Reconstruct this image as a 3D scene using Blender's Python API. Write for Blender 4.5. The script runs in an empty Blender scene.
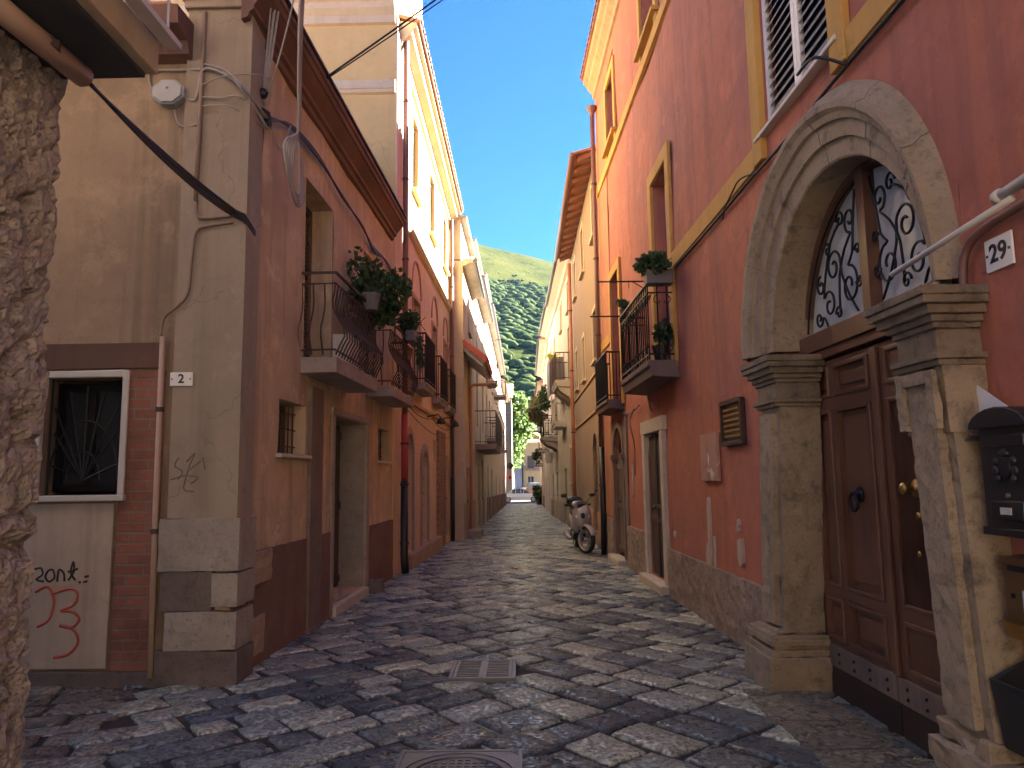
import bpy, bmesh, math, random
from mathutils import Vector, Matrix, noise
random.seed(7)
SC = bpy.context.scene
COL = SC.collection
R = math.radians
# ------------------------------------------------------------------ camera
def make_camera():
    pit, roll, yaw = math.atan(93/740), R(0.8), math.atan(10/745)
    fw = Vector((-math.sin(yaw)*math.cos(pit), math.cos(yaw)*math.cos(pit), math.sin(pit)))
    r0 = Vector((math.cos(yaw), math.sin(yaw), 0)); u0 = r0.cross(fw)
    r = math.cos(roll)*r0 - math.sin(roll)*u0
    u = math.cos(roll)*u0 + math.sin(roll)*r0
    cd = bpy.data.cameras.new('camera'); cd.sensor_width = 36; cd.lens = 740/1024*36
    cd.clip_start = .05; cd.clip_end = 6000
    co = bpy.data.objects.new('camera', cd); COL.objects.link(co)
    m = Matrix((r, u, -fw)).transposed().to_4x4(); m.translation = Vector((0, 0, 1.6))
    co.matrix_world = m; SC.camera = co
make_camera()
# ------------------------------------------------------------------ sky, sun, exposure
SUN_EL, SUN_AZ = 32.0, 55.0            # azimuth from +Y towards +X
def make_light():
    w = bpy.data.worlds.new('World'); SC.world = w; w.use_nodes = True
    nt = w.node_tree; nt.nodes.clear()
    sky = nt.nodes.new('ShaderNodeTexSky'); sky.sky_type = 'NISHITA'; sky.sun_disc = False
    sky.sun_elevation = R(SUN_EL); sky.sun_rotation = R(SUN_AZ)
    sky.air_density = 1.0; sky.dust_density = 0; sky.ozone_density = 4; sky.altitude = 500
    bg = nt.nodes.new('ShaderNodeBackground'); bg.inputs['Strength'].default_value = .055
    out = nt.nodes.new('ShaderNodeOutputWorld')
    mx = nt.nodes.new('ShaderNodeMix'); mx.data_type = 'RGBA'; mx.blend_type = 'MULTIPLY'; mx.inputs[0].default_value = 1
    mx.inputs[7].default_value = (.040, .122, .222, 1)          # a deep dry blue
    nt.links.new(sky.outputs[0], mx.inputs[6]); nt.links.new(mx.outputs[2], bg.inputs[0]); nt.links.new(bg.outputs[0], out.inputs[0])
    l = bpy.data.lights.new('sun', 'SUN'); l.energy = 3.3; l.angle = R(.5); l.color = (1, .93, .82)
    o = bpy.data.objects.new('sun', l); COL.objects.link(o)
    d = Vector((math.sin(R(SUN_AZ))*math.cos(R(SUN_EL)), math.cos(R(SUN_AZ))*math.cos(R(SUN_EL)), math.sin(R(SUN_EL))))
    o.rotation_euler = d.to_track_quat('Z', 'Y').to_euler(); o.location = (0, 0, 40)
make_light()
SC.view_settings.view_transform = 'Standard'; SC.view_settings.look = 'None'
SC.view_settings.exposure = 4.85; SC.view_settings.gamma = 1; SC.view_settings.use_curve_mapping = False
SC.render.engine = 'CYCLES'
SC.cycles.use_denoising = True
SC.cycles.max_bounces = 12; SC.cycles.diffuse_bounces = 9; SC.cycles.glossy_bounces = 3
SC.cycles.sample_clamp_indirect = 6
# ------------------------------------------------------------------ object helpers
ROOT = {}
def props(o, label=None, cat=None, group=None, kind=None):
    if label: o['label'] = label
    if cat: o['category'] = cat
    if group: o['group'] = group
    if kind: o['kind'] = kind
    return o
def thing(name, label, cat, loc=(0, 0, 0), group=None):
    o = bpy.data.objects.new(name, None); COL.objects.link(o)
    o.empty_display_size = .2; o.location = loc
    return props(o, label, cat, group)
def root_of(o):
    while o.parent: o = o.parent
    return o
def copy_tree(o, parent=None):
    c = o.copy(); COL.objects.link(c)
    if parent: c.parent = parent
    for ch in list(o.children): copy_tree(ch, c)
    return c

class Frame:
    """a facade: s along the wall, d out towards the street, z up"""
    def __init__(f, p0, p1, side):
        f.o = Vector((p0[0], p0[1], 0)); t = Vector((p1[0]-p0[0], p1[1]-p0[1], 0)); f.L = t.length
        f.t = t.normalized(); f.n = Vector((-f.t.y, f.t.x, 0))*side
    def __call__(f, s, d, z): return f.o + f.t*s + f.n*d + Vector((0, 0, z))
class Ident:
    def __call__(f, s, d, z): return Vector((s, d, z))
XYZ = Ident()
class Place:
    def __init__(f, loc, rz=0, sc=1):
        f.m = Matrix.Translation(loc) @ Matrix.Rotation(rz, 4, 'Z') @ Matrix.Scale(sc, 4)
    def __call__(f, s, d, z): return f.m @ Vector((s, d, z))

class MB:
    def __init__(g): g.v = []; g.f = []; g.mi = []
    def add(g, pts, faces, m=0):
        b = len(g.v); g.v += [Vector(p) for p in pts]
        for f in faces: g.f.append([b+i for i in f]); g.mi.append(m)
        return g
    def face(g, *pts, m=0): return g.add(pts, [range(len(pts))], m)
    def box(g, T, s0, s1, d0, d1, z0, z1, m=0, seg=None):
        if not seg:
            p = [T(s, d, z) for z in (z0, z1) for d in (d0, d1) for s in (s0, s1)]
            return g.add(p, [(0, 1, 3, 2), (4, 5, 7, 6), (0, 1, 5, 4), (2, 3, 7, 6), (0, 2, 6, 4), (1, 3, 7, 5)], m)
        def lin(a, b):
            n = max(1, int(math.ceil(abs(b-a)/seg))); return [a+(b-a)*i/n for i in range(n+1)]
        S, D, Z = lin(s0, s1), lin(d0, d1), lin(z0, z1)
        def sheet(A, B, fn):
            b = len(g.v); g.v += [fn(a, c) for a in A for c in B]; nb = len(B)
            for i in range(len(A)-1):
                for j in range(nb-1):
                    g.f.append([b+i*nb+j, b+(i+1)*nb+j, b+(i+1)*nb+j+1, b+i*nb+j+1]); g.mi.append(m)
        for d in (d0, d1): sheet(S, Z, lambda a, c: T(a, d, c))
        for s in (s0, s1): sheet(D, Z, lambda a, c: T(s, a, c))
        for z in (z0, z1): sheet(S, D, lambda a, c: T(a, c, z))
        return g
    def tube(g, pts, r, n=6, m=0, caps=True):
        pts = [Vector(p) for p in pts]; rings = []; prev = None
        for i, p in enumerate(pts):
            t = (pts[min(i+1, len(pts)-1)]-pts[max(i-1, 0)])
            if t.length < 1e-9: t = Vector((0, 0, 1))
            t.normalize()
            if prev is None:
                a = t.orthogonal().normalized()
            else:
                a = prev - t*prev.dot(t)
                a = a.normalized() if a.length > 1e-6 else t.orthogonal().normalized()
            prev = a; b = t.cross(a); rr = r[i] if isinstance(r, (list, tuple)) else r
            rings.append([p+(a*math.cos(k*2*math.pi/n)+b*math.sin(k*2*math.pi/n))*rr for k in range(n)])
        base = len(g.v)
        for rg in rings: g.v += rg
        for i in range(len(pts)-1):
            for k in range(n):
                g.f.append([base+i*n+k, base+i*n+(k+1) % n, base+(i+1)*n+(k+1) % n, base+(i+1)*n+k]); g.mi.append(m)
        if caps:
            g.f.append([base+k for k in range(n)]); g.mi.append(m)
            g.f.append([base+(len(pts)-1)*n+k for k in range(n)]); g.mi.append(m)
        return g
    def sweep(g, T, prof, s0, s1, m=0, seg=None):
        """closed (d, z) profile run along s"""
        k = max(1, int((s1-s0)/seg)) if seg else 1
        b = len(g.v); n = len(prof)
        for i in range(k+1):
            s = s0+(s1-s0)*i/k
            g.v += [T(s, d, z) for d, z in prof]
        for i in range(k):
            for j in range(n):
                g.f.append([b+i*n+j, b+i*n+(j+1) % n, b+(i+1)*n+(j+1) % n, b+(i+1)*n+j]); g.mi.append(m)
        g.f.append([b+j for j in range(n)]); g.mi.append(m)
        g.f.append([b+k*n+j for j in range(n)]); g.mi.append(m)
        return g
    def prism(g, T, outl, d0, d1, m=0):
        """outline in (s, z) given thickness d0..d1"""
        n = len(outl); b = len(g.v)
        g.v += [T(s, d0, z) for s, z in outl] + [T(s, d1, z) for s, z in outl]
        for j in range(n): g.f.append([b+j, b+(j+1) % n, b+n+(j+1) % n, b+n+j]); g.mi.append(m)
        g.f.append([b+j for j in range(n)]); g.mi.append(m)
        g.f.append([b+n+j for j in range(n)]); g.mi.append(m)
        return g
    def lathe(g, T, c, prof, n=16, m=0, axis='z', caps=True):
        """(r, h) profile round an upright axis at c"""
        b = len(g.v); s0, d0, z0 = c
        for r, h in prof:
            for k in range(n):
                a = 2*math.pi*k/n
                if axis == 'z': g.v.append(T(s0+r*math.cos(a), d0+r*math.sin(a), z0+h))
                elif axis == 's': g.v.append(T(s0+h, d0+r*math.cos(a), z0+r*math.sin(a)))
                else: g.v.append(T(s0+r*math.cos(a), d0+h, z0+r*math.sin(a)))
        for i in range(len(prof)-1):
            for k in range(n):
                g.f.append([b+i*n+k, b+i*n+(k+1) % n, b+(i+1)*n+(k+1) % n, b+(i+1)*n+k]); g.mi.append(m)
        for i in ((0, len(prof)-1) if caps else ()):
            if prof[i][0] > 1e-5: g.f.append([b+i*n+k for k in range(n)]); g.mi.append(m)
        return g
    def blob(g, c, r, m=0, u=8, v=6, jit=0):
        b = len(g.v); c = Vector(c); r = Vector(r) if hasattr(r, '__len__') else Vector((r, r, r))
        for i in range(v+1):
            th = math.pi*i/v
            for k in range(u):
                ph = 2*math.pi*k/u; q = 1+random.uniform(-jit, jit)
                g.v.append(c+Vector((r.x*math.sin(th)*math.cos(ph)*q, r.y*math.sin(th)*math.sin(ph)*q, r.z*math.cos(th)*q)))
        for i in range(v):
            for k in range(u):
                g.f.append([b+i*u+k, b+i*u+(k+1) % u, b+(i+1)*u+(k+1) % u, b+(i+1)*u+k]); g.mi.append(m)
        return g
    def leaf(g, p, size, m=0, up=None):
        d = Vector((random.gauss(0, 1), random.gauss(0, 1), random.gauss(0, .8))).normalized()
        a = d.orthogonal().normalized(); a = (Matrix.Rotation(random.uniform(0, 6.28), 3, d) @ a)
        L = size*random.uniform(.7, 1.3); w = L*.42; p = Vector(p)
        g.add([p, p+a*L*.5+d.cross(a)*w+d*L*.12, p+a*L, p+a*L*.5-d.cross(a)*w+d*L*.12], [(0, 1, 2, 3)], m)
    def build(g, name, mats, parent=None, smooth=False, bevel=0, rough=None, label=None, recalc=True, merge=True):
        if not isinstance(mats, (list, tuple)): mats = [mats]
        if parent is not None:
            org = Vector(root_of(parent).location)
        else:
            lo = Vector((min(p.x for p in g.v), min(p.y for p in g.v), min(p.z for p in g.v)))
            hi = Vector((max(p.x for p in g.v), max(p.y for p in g.v), max(p.z for p in g.v)))
            org = Vector(((lo.x+hi.x)/2, (lo.y+hi.y)/2, lo.z))
        me = bpy.data.meshes.new(name)
        me.from_pydata([tuple(p-org) for p in g.v], [], [list(f) for f in g.f])
        for m in mats: me.materials.append(m)
        me.polygons.foreach_set('material_index', g.mi)
        bm = bmesh.new(); bm.from_mesh(me)
        if merge: bmesh.ops.remove_doubles(bm, verts=bm.verts, dist=2e-5)
        if recalc: bmesh.ops.recalc_face_normals(bm, faces=bm.faces)
        if smooth:
            for f in bm.faces: f.smooth = True
        bm.to_mesh(me); bm.free()
        o = bpy.data.objects.new(name, me); COL.objects.link(o)
        if parent is not None: o.parent = parent
        else: o.location = org
        if bevel:
            b = o.modifiers.new('bevel', 'BEVEL'); b.width = bevel; b.segments = 2; b.limit_method = 'ANGLE'; b.angle_limit = R(35)
        if rough:
            amp, size = rough
            tx = bpy.data.textures.new('clouds', 'CLOUDS'); tx.noise_scale = size; tx.noise_depth = 3
            dm = o.modifiers.new('rough', 'DISPLACE'); dm.texture = tx; dm.strength = amp; dm.mid_level = .5; dm.texture_coords = 'LOCAL'
        if label: o['label'] = label
        return o
def gz(y):
    if y < 14: return 0.0
    return -.0165*(min(y, 80)-14)

# ------------------------------------------------------------------ materials
class NT:
    def __init__(s, name):
        s.m = bpy.data.materials.new(name); s.m.use_nodes = True; s.t = s.m.node_tree
        s.b = s.t.nodes['Principled BSDF']; s.N = s.t.nodes.new
        s.pos = s.N('ShaderNodeNewGeometry')
    def L(s, a, b): s.t.links.new(a, b)
    def noise(s, scale, detail=6, rough=.55, stretch=None, off=0, src=None):
        n = s.N('ShaderNodeTexNoise'); n.inputs['Scale'].default_value = scale; n.inputs['Detail'].default_value = detail
        n.inputs['Roughness'].default_value = rough
        mp = s.N('ShaderNodeMapping'); mp.inputs['Location'].default_value = (off*3.1, off*7.7, off*1.3)
        if stretch: mp.inputs['Scale'].default_value = stretch
        s.L(src or s.pos.outputs['Position'], mp.inputs['Vector']); s.L(mp.outputs[0], n.inputs['Vector'])
        return n.outputs['Fac']
    def voro(s, scale, feature='F1', stretch=None, src=None):
        n = s.N('ShaderNodeTexVoronoi'); n.feature = feature; n.inputs['Scale'].default_value = scale
        mp = s.N('ShaderNodeMapping')
        if stretch: mp.inputs['Scale'].default_value = stretch
        s.L(src or s.pos.outputs['Position'], mp.inputs['Vector']); s.L(mp.outputs[0], n.inputs['Vector'])
        return n.outputs['Distance']
    def ramp(s, fac, stops, interp='LINEAR'):
        r = s.N('ShaderNodeValToRGB'); r.color_ramp.interpolation = interp
        e = r.color_ramp.elements
        while len(e) < len(stops): e.new(.5)
        for i, (p, c) in enumerate(stops):
            e[i].position = p
            e[i].color = (c, c, c, 1) if isinstance(c, (int, float)) else (*c, 1)
        s.L(fac, r.inputs['Fac']); return r.outputs['Color']
    def mix(s, a, b, fac, mode='MIX'):
        n = s.N('ShaderNodeMix'); n.data_type = 'RGBA'; n.blend_type = mode
        for sock, val in ((n.inputs[6], a), (n.inputs[7], b), (n.inputs[0], fac)):
            if hasattr(val, 'is_output'): s.L(val, sock)
            elif isinstance(val, (int, float)): sock.default_value = val if sock == n.inputs[0] else (val, val, val, 1)
            else: sock.default_value = (*val, 1)
        return n.outputs[2]
    def math(s, op, a, b=0):
        n = s.N('ShaderNodeMath'); n.operation = op
        for sock, val in ((n.inputs[0], a), (n.inputs[1], b)):
            if hasattr(val, 'is_output'): s.L(val, sock)
            else: sock.default_value = val
        return n.outputs[0]
    def color(s, c):
        if hasattr(c, 'is_output'): s.L(c, s.b.inputs['Base Color'])
        else: s.b.inputs['Base Color'].default_value = (*c, 1)
        return s
    def rough(s, r):
        if hasattr(r, 'is_output'): s.L(r, s.b.inputs['Roughness'])
        else: s.b.inputs['Roughness'].default_value = r
        return s
    def metal(s, v): s.b.inputs['Metallic'].default_value = v; return s
    def bump(s, *hs):
        prev = None
        for h, strength, dist in hs:
            n = s.N('ShaderNodeBump'); n.inputs['Strength'].default_value = strength; n.inputs['Distance'].default_value = dist
            s.L(h, n.inputs['Height'])
            if prev: s.L(prev, n.inputs['Normal'])
            prev = n.outputs[0]
        s.L(prev, s.b.inputs['Normal']); return s
def sc3(c, k): return tuple(min(1, x*k) for x in c)
def plain(name, c, rough=.6, metal=0, var=.15, scale=9):
    n = NT(name); f = n.noise(scale, 5)
    n.color(n.mix(sc3(c, 1-var), sc3(c, 1+var), f)).rough(rough).metal(metal)
    n.bump((n.noise(scale*8, 3), .12, .004)); return n.m
def plaster(name, c, stain=None, peel=None, amt=.5, streak=.5, off=0, bump=.35, speck=.18, peel_at=.68):
    """painted lime plaster: cloudy patches, drip streaks of dirt, worn spots"""
    n = NT(name); stain = stain or sc3(c, .55)
    big = n.ramp(n.noise(.55, 7, .6, off=off), [(.35, 0.), (.7, 1.)])
    col = n.mix(c, n.mix(sc3(c, 1.18), sc3(c, .78), n.noise(1.7, 8, .65, off=off+1)), .75)
    col = n.mix(col, stain, n.math('MULTIPLY', big, amt))
    st = n.ramp(n.noise(1.0, 7, .6, stretch=(5, 5, .22), off=off+2), [(.5, 0.), (.72, 1.)])
    col = n.mix(col, sc3(stain, .7), n.math('MULTIPLY', st, streak))
    col = n.mix(col, sc3(c, .60), n.math('MULTIPLY', n.ramp(n.noise(4.3, 10, .74, off=off+7), [(.50, 0.), (.66, 1.)]), .55*amt))
    col = n.mix(col, sc3(c, 1.32), n.math('MULTIPLY', n.ramp(n.noise(2.3, 9, .7, off=off+9), [(.54, 0.), (.64, 1.)]), .45*amt))
    # hairline cracks
    wv = n.N('ShaderNodeTexNoise'); wv.inputs['Scale'].default_value = 2.2; wv.inputs['Detail'].default_value = 6; n.L(n.pos.outputs['Position'], wv.inputs['Vector'])
    va = n.N('ShaderNodeVectorMath'); va.operation = 'MULTIPLY_ADD'; va.inputs[1].default_value = (.7, .7, .7); n.L(wv.outputs['Color'], va.inputs[0]); n.L(n.pos.outputs['Position'], va.inputs[2])
    vo = n.voro(.75, 'DISTANCE_TO_EDGE', src=va.outputs[0])
    crack = n.math('MULTIPLY', n.ramp(vo, [(.0, 1.), (.006, 0.)]), n.ramp(n.noise(.8, 4, off=off+11), [(.5, 0.), (.6, 1.)]))
    col = n.mix(col, sc3(c, .35), n.math('MULTIPLY', crack, .5))
    fine = n.noise(55, 4, .7, off=off)
    col = n.mix(col, sc3(c, .5), n.math('MULTIPLY', n.ramp(fine, [(.55, 0.), (.75, 1.)]), speck))
    hs = [(n.noise(6, 6, .6, off=off), bump*.6, .03), (fine, bump, .006)]
    if peel:
        pk = n.ramp(n.noise(1.9, 9, .68, off=off+5), [(peel_at, 0.), (peel_at+.025, 1.)])
        col = n.mix(col, peel, pk); hs.append((n.math('SUBTRACT', 1, pk), .5, .01))
    n.color(col).rough(.92).bump(*hs); return n.m
def stone(name, c, c2, pit=.5, off=0, bump=.6, rough=.85, scale=1.0):
    n = NT(name)
    col = n.mix(c, c2, n.ramp(n.noise(2.2*scale, 8, .65, off=off), [(.3, 0.), (.7, 1.)]))
    col = n.mix(col, sc3(c, .45), n.math('MULTIPLY', n.ramp(n.noise(7*scale, 8, .7, off=off+3), [(.52, 0.), (.72, 1.)]), pit))
    pits = n.ramp(n.noise(38*scale, 5, .7, off=off+1), [(.3, 0.), (.45, 1.)])
    col = n.mix(sc3(c2, .35), col, n.mix(1.0, pits, .7))
    n.color(col).rough(rough)
    n.bump((n.noise(9*scale, 7, .65, off=off), bump, .02), (pits, bump*.8, .006)); return n.m
def wood(name, c, c2, stretch=(9, 9, .7), rough=.5):
    n = NT(name)
    g = n.noise(3, 8, .6, stretch=stretch)
    col = n.mix(c, c2, n.ramp(g, [(.3, 0.), (.7, 1.)]))
    col = n.mix(col, sc3(c, .5), n.math('MULTIPLY', n.ramp(n.noise(1.3, 6), [(.45, 0.), (.7, 1.)]), .6))
    n.color(col).rough(n.ramp(g, [(.2, rough-.12), (.8, rough+.18)])).bump((g, .25, .006)); return n.m
def brick_mat(name, c, c2, mortar, axis='XZ', bw=.27, bh=.085):
    n = NT(name)
    sep = n.N('ShaderNodeSeparateXYZ'); n.L(n.pos.outputs['Position'], sep.inputs[0])
    cmb = n.N('ShaderNodeCombineXYZ')
    n.L(sep.outputs[0 if axis == 'XZ' else 1], cmb.inputs[0]); n.L(sep.outputs[2], cmb.inputs[1])
    b = n.N('ShaderNodeTexBrick'); n.L(cmb.outputs[0], b.inputs['Vector'])
    b.inputs['Scale'].default_value = 1; b.inputs['Brick Width'].default_value = bw; b.inputs['Row Height'].default_value = bh
    b.inputs['Mortar Size'].default_value = .009; b.inputs['Mortar Smooth'].default_value = .3; b.inputs['Bias'].default_value = 0
    b.inputs['Color1'].default_value = (*c, 1); b.inputs['Color2'].default_value = (*c2, 1); b.inputs['Mortar'].default_value = (*mortar, 1)
    f = n.noise(18, 6, .7)
    n.color(n.mix(n.mix(b.outputs['Color'], sc3(c, .35), n.math('MULTIPLY', n.ramp(n.noise(3, 6), [(.45, 0.), (.7, 1.)]), .6)), (.3, .25, .2), n.math('MULTIPLY', n.ramp(f, [(.55, 0.), (.75, 1.)]), .35)))
    n.rough(.92).bump((n.math('SUBTRACT', 1, b.outputs['Fac']), .7, .012), (f, .4, .006)); return n.m
def leafmat(name, c, c2, trans=.25):
    n = NT(name)
    n.color(n.ramp(n.pos.outputs['Random Per Island'], [(0., c), (1., c2)])).rough(.55)
    n.b.inputs['Transmission Weight'].default_value = 0
    t = n.N('ShaderNodeBsdfTranslucent'); t.inputs[0].default_value = (*sc3(c2, 1.5), 1)
    mx = n.N('ShaderNodeMixShader'); mx.inputs[0].default_value = trans
    n.L(n.b.outputs[0], mx.inputs[1]); n.L(t.outputs[0], mx.inputs[2])
    n.L(mx.outputs[0], n.t.nodes['Material Output'].inputs[0]); return n.m
def tile_mat(name, c, c2):
    n = NT(name)
    n.color(n.mix(n.mix(c, c2, n.noise(5, 6)), (.12, .09, .07), n.math('MULTIPLY', n.ramp(n.noise(2.5, 7, .7), [(.5, 0.), (.7, 1.)]), .6))).rough(.9)
    n.bump((n.noise(30, 4), .4, .01)); return n.m
M = {}
M['red'] = plaster('red_plaster', (.48, .160, .090), (.345, .135, .108), peel=(.46, .33, .27), amt=.95, streak=.8, off=1, peel_at=.72, speck=.3, bump=.5)
M['orange'] = plaster('orange_plaster', (.46, .19, .105), (.38, .15, .095), amt=.5, streak=.4, off=4)
M['yellow'] = plaster('ochre_trim', (.56, .31, .075), (.42, .24, .08), amt=.4, streak=.3, off=2)
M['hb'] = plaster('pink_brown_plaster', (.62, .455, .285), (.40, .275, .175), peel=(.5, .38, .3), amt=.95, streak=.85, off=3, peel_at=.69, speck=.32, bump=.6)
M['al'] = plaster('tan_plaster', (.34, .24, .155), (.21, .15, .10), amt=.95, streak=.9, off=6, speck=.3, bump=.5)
M['pil'] = plaster('grey_tan_plaster', (.34, .265, .195), (.22, .175, .13), amt=.7, streak=.5, off=7)
M['hb_dado'] = plaster('brown_dado_plaster', (.22, .115, .08), (.14, .085, .065), peel=(.42, .30, .22), amt=.8, streak=.5, off=8, bump=.7, peel_at=.66)
M['wht_pl'] = plaster('whitewashed_plaster', (.52, .43, .33), (.36, .25, .15), amt=.6, streak=.5, off=9)
M['pink'] = plaster('salmon_plaster', (.68, .47, .32), (.54, .36, .25), amt=.5, streak=.4, off=10)
M['cream'] = plaster('cream_plaster', (.62, .46, .20), (.54, .40, .17), amt=.35, streak=.25, off=11)
M['cream_trim'] = plaster('cream_trim', (.58, .50, .34), (.48, .41, .28), amt=.3, streak=.3, off=12)
M['d1'] = plaster('pale_plaster', (.56, .46, .33), (.42, .33, .24), peel=(.34, .27, .22), amt=.5, streak=.5, off=13, peel_at=.66)
M['d1side'] = plaster('brown_render', (.42, .31, .22), (.3, .22, .16), peel=(.5, .42, .34), amt=.6, streak=.5, off=14, peel_at=.62)
M['white_pl'] = plaster('white_plaster', (.58, .51, .41), (.44, .38, .31), amt=.45, streak=.5, off=15)
M['grey_pl'] = plaster('grey_plaster', (.58, .51, .44), (.44, .38, .33), peel=(.56, .48, .4), amt=.6, streak=.6, off=16, peel_at=.68)
M['peach'] = plaster('peach_plaster', (.30, .20, .13), (.25, .165, .108), amt=.45, streak=.4, off=17)
M['hcream'] = plaster('straw_plaster', (.50, .41, .28), (.40, .32, .22), amt=.5, streak=.5, off=18)
M['icol'] = plaster('rose_cream_plaster', (.58, .49, .37), (.45, .37, .28), amt=.6, streak=.5, off=19)
M['far_a'] = plaster('ivory_plaster', (.17, .14, .105), (.13, .11, .08), amt=.4, streak=.3, off=20)
M['far_b'] = plaster('ochre_plaster', (.58, .42, .25), (.45, .33, .2), amt=.4, streak=.4, off=21)
M['rubble'] = stone('eroded_rubble', (.25, .19, .15), (.37, .285, .225), pit=1.0, bump=1.2, scale=1.6)
M['portal'] = stone('limestone', (.235, .175, .112), (.37, .28, .185), pit=1.0, off=2, bump=.5)
M['portal_dark'] = stone('weathered_limestone', (.14, .105, .072), (.26, .195, .135), pit=1.0, off=3, bump=.6)
M['dado'] = stone('rough_cast_dado', (.26, .185, .145), (.42, .32, .26), pit=1.0, off=5, bump=1.2, scale=3.0)
M['greystone'] = stone('grey_stone', (.27, .225, .18), (.38, .32, .26), pit=.5, off=6)
M['darkstone'] = stone('dark_base_stone', (.12, .09, .075), (.2, .15, .12), pit=.6, off=7)
M['palestone'] = stone('pale_stone', (.50, .42, .33), (.6, .52, .42), pit=.35, off=8, bump=.3)
M['slab'] = stone('balcony_stone', (.26, .20, .17), (.38, .31, .26), pit=.5, off=9)
M['brick'] = brick_mat('old_brick', (.30, .115, .07), (.22, .085, .055), (.22, .16, .12))
M['brick_y'] = brick_mat('old_brick_street', (.33, .15, .09), (.24, .12, .08), (.3, .23, .17), axis='YZ')
M['door'] = wood('dark_walnut_door', (.115, .052, .030), (.19, .088, .05), rough=.42)
M['door2'] = wood('weathered_door_boards', (.062, .042, .034), (.10, .07, .055), rough=.6)
M['door3'] = wood('grey_door_boards', (.10, .085, .075), (.17, .14, .12), rough=.7)
M['browndoor'] = wood('brown_shutter_wood', (.15, .08, .05), (.22, .12, .075), rough=.6)
M['cornwood'] = wood('painted_eave', (.13, .062, .048), (.19, .09, .065), stretch=(1, 1, 4), rough=.7)
M['eavewood'] = wood('red_brown_rafters', (.30, .12, .075), (.4, .18, .11), stretch=(1, 1, 4), rough=.75)
M['iron'] = plain('black_iron', (.022, .021, .024), .5, .6)
M['rustiron'] = plain('brown_iron', (.075, .042, .034), .65, .3)
M['greyiron'] = plain('grey_iron', (.12, .12, .125), .6, .4)
M['steel'] = plain('worn_steel', (.30, .29, .28), .42, .8)
M['castiron'] = plain('cast_iron', (.12, .115, .11), .5, .7)
M['brass'] = plain('brass', (.45, .29, .10), .35, 1)
M['bronze'] = plain('bronze', (.075, .05, .03), .45, .8)
M['gold'] = plain('dull_gold', (.42, .27, .10), .5, .5)
M['white'] = plain('white_paint', (.72, .70, .66), .5, 0, .06)
M['offwhite'] = plain('aged_white_paint', (.56, .52, .46), .6, 0, .12)
M['enamel'] = plain('white_enamel', (.78, .76, .70), .25, 0, .04)
M['ink'] = plain('black_lettering', (.012, .012, .016), .5)
M['cable'] = plain('black_cable', (.018, .016, .016), .6)
M['greycable'] = plain('grey_cable', (.30, .27, .25), .6)
M['browncable'] = plain('painted_cable', (.24, .16, .11), .7)
M['pvc'] = plain('beige_pipe', (.46, .31, .22), .5)
M['pipe_brown'] = plain('brown_drainpipe', (.16, .075, .055), .5)
M['pipe_red'] = plain('red_drainpipe', (.36, .05, .045), .5)
M['pipe_orange'] = plain('orange_drainpipe', (.45, .17, .09), .55)
M['black'] = plain('black_plastic', (.02, .02, .022), .4)
M['mailblack'] = plain('black_mailbox_paint', (.026, .026, .030), .38, .2)
M['glass'] = plain('window_glass', (.035, .04, .045), .07)
M['milk'] = plain('frosted_glass', (.55, .56, .54), .3, 0, .1, 3)
M['interior'] = plain('dark_interior', (.02, .018, .017), .9)
M['curtain'] = plain('pale_curtain', (.55, .53, .5), .8)
M['paper'] = plain('paper', (.72, .72, .74), .8, 0, .05)
M['tile'] = tile_mat('terracotta_tile', (.42, .19, .11), (.30, .15, .095))
M['awning'] = tile_mat('red_awning_tile', (.40, .10, .085), (.32, .09, .08))
M['ceramic'] = plain('terracotta_pot', (.30, .15, .10), .8)
M['greypot'] = plain('grey_planter', (.14, .13, .13), .7)
M['green'] = leafmat('green_leaves', (.018, .045, .016), (.055, .10, .03))
M['greenlt'] = leafmat('fresh_leaves', (.05, .105, .022), (.11, .18, .045), .3)
M['greendk'] = leafmat('dark_leaves', (.014, .032, .014), (.04, .07, .025))
M['dryleaf'] = leafmat('dry_leaves', (.12, .11, .04), (.22, .18, .07))
M['bark'] = wood('bark', (.08, .06, .045), (.13, .10, .075), rough=.9)
M['soil'] = plain('soil', (.05, .035, .025), .95)
M['tyre'] = plain('tyre_rubber', (.02, .02, .021), .8)
M['graff_k'] = plain('black_spray', (.03, .025, .025), .8)
M['graff_r'] = plain('red_spray', (.46, .09, .05), .8)
M['graff_g'] = plain('faded_spray', (.16, .13, .11), .9)
# ------------------------------------------------------------------ frames of the street fronts
RED = Frame((2.33, 0), (2.33-.035*17.6, 17.6), 1)
HB = Frame((-2.40, 6.15), (-2.155, 13.6), -1)
AL = Frame((-2.40, 6.15), (-9, 6.15), 1)
RUB = Frame((-2.45, -8), (-2.40, 3.7), -1)
CR = Frame((-2.18, 12.45), (-2.05, 20.8), -1)
CRN = Frame((-2.18, 12.45), (-9, 12.45), 1)
D1 = Frame((-1.66, 20.85), (-1.62, 41), -1)
ER = Frame((-1.62, 41), (-1.62, 70), -1)
GR = Frame((1.77, 16.2), (1.75, 24.5), 1)
HR = Frame((1.75, 24.5), (1.48, 40), 1)
IR = Frame((1.48, 40), (1.66, 70), 1)
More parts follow.
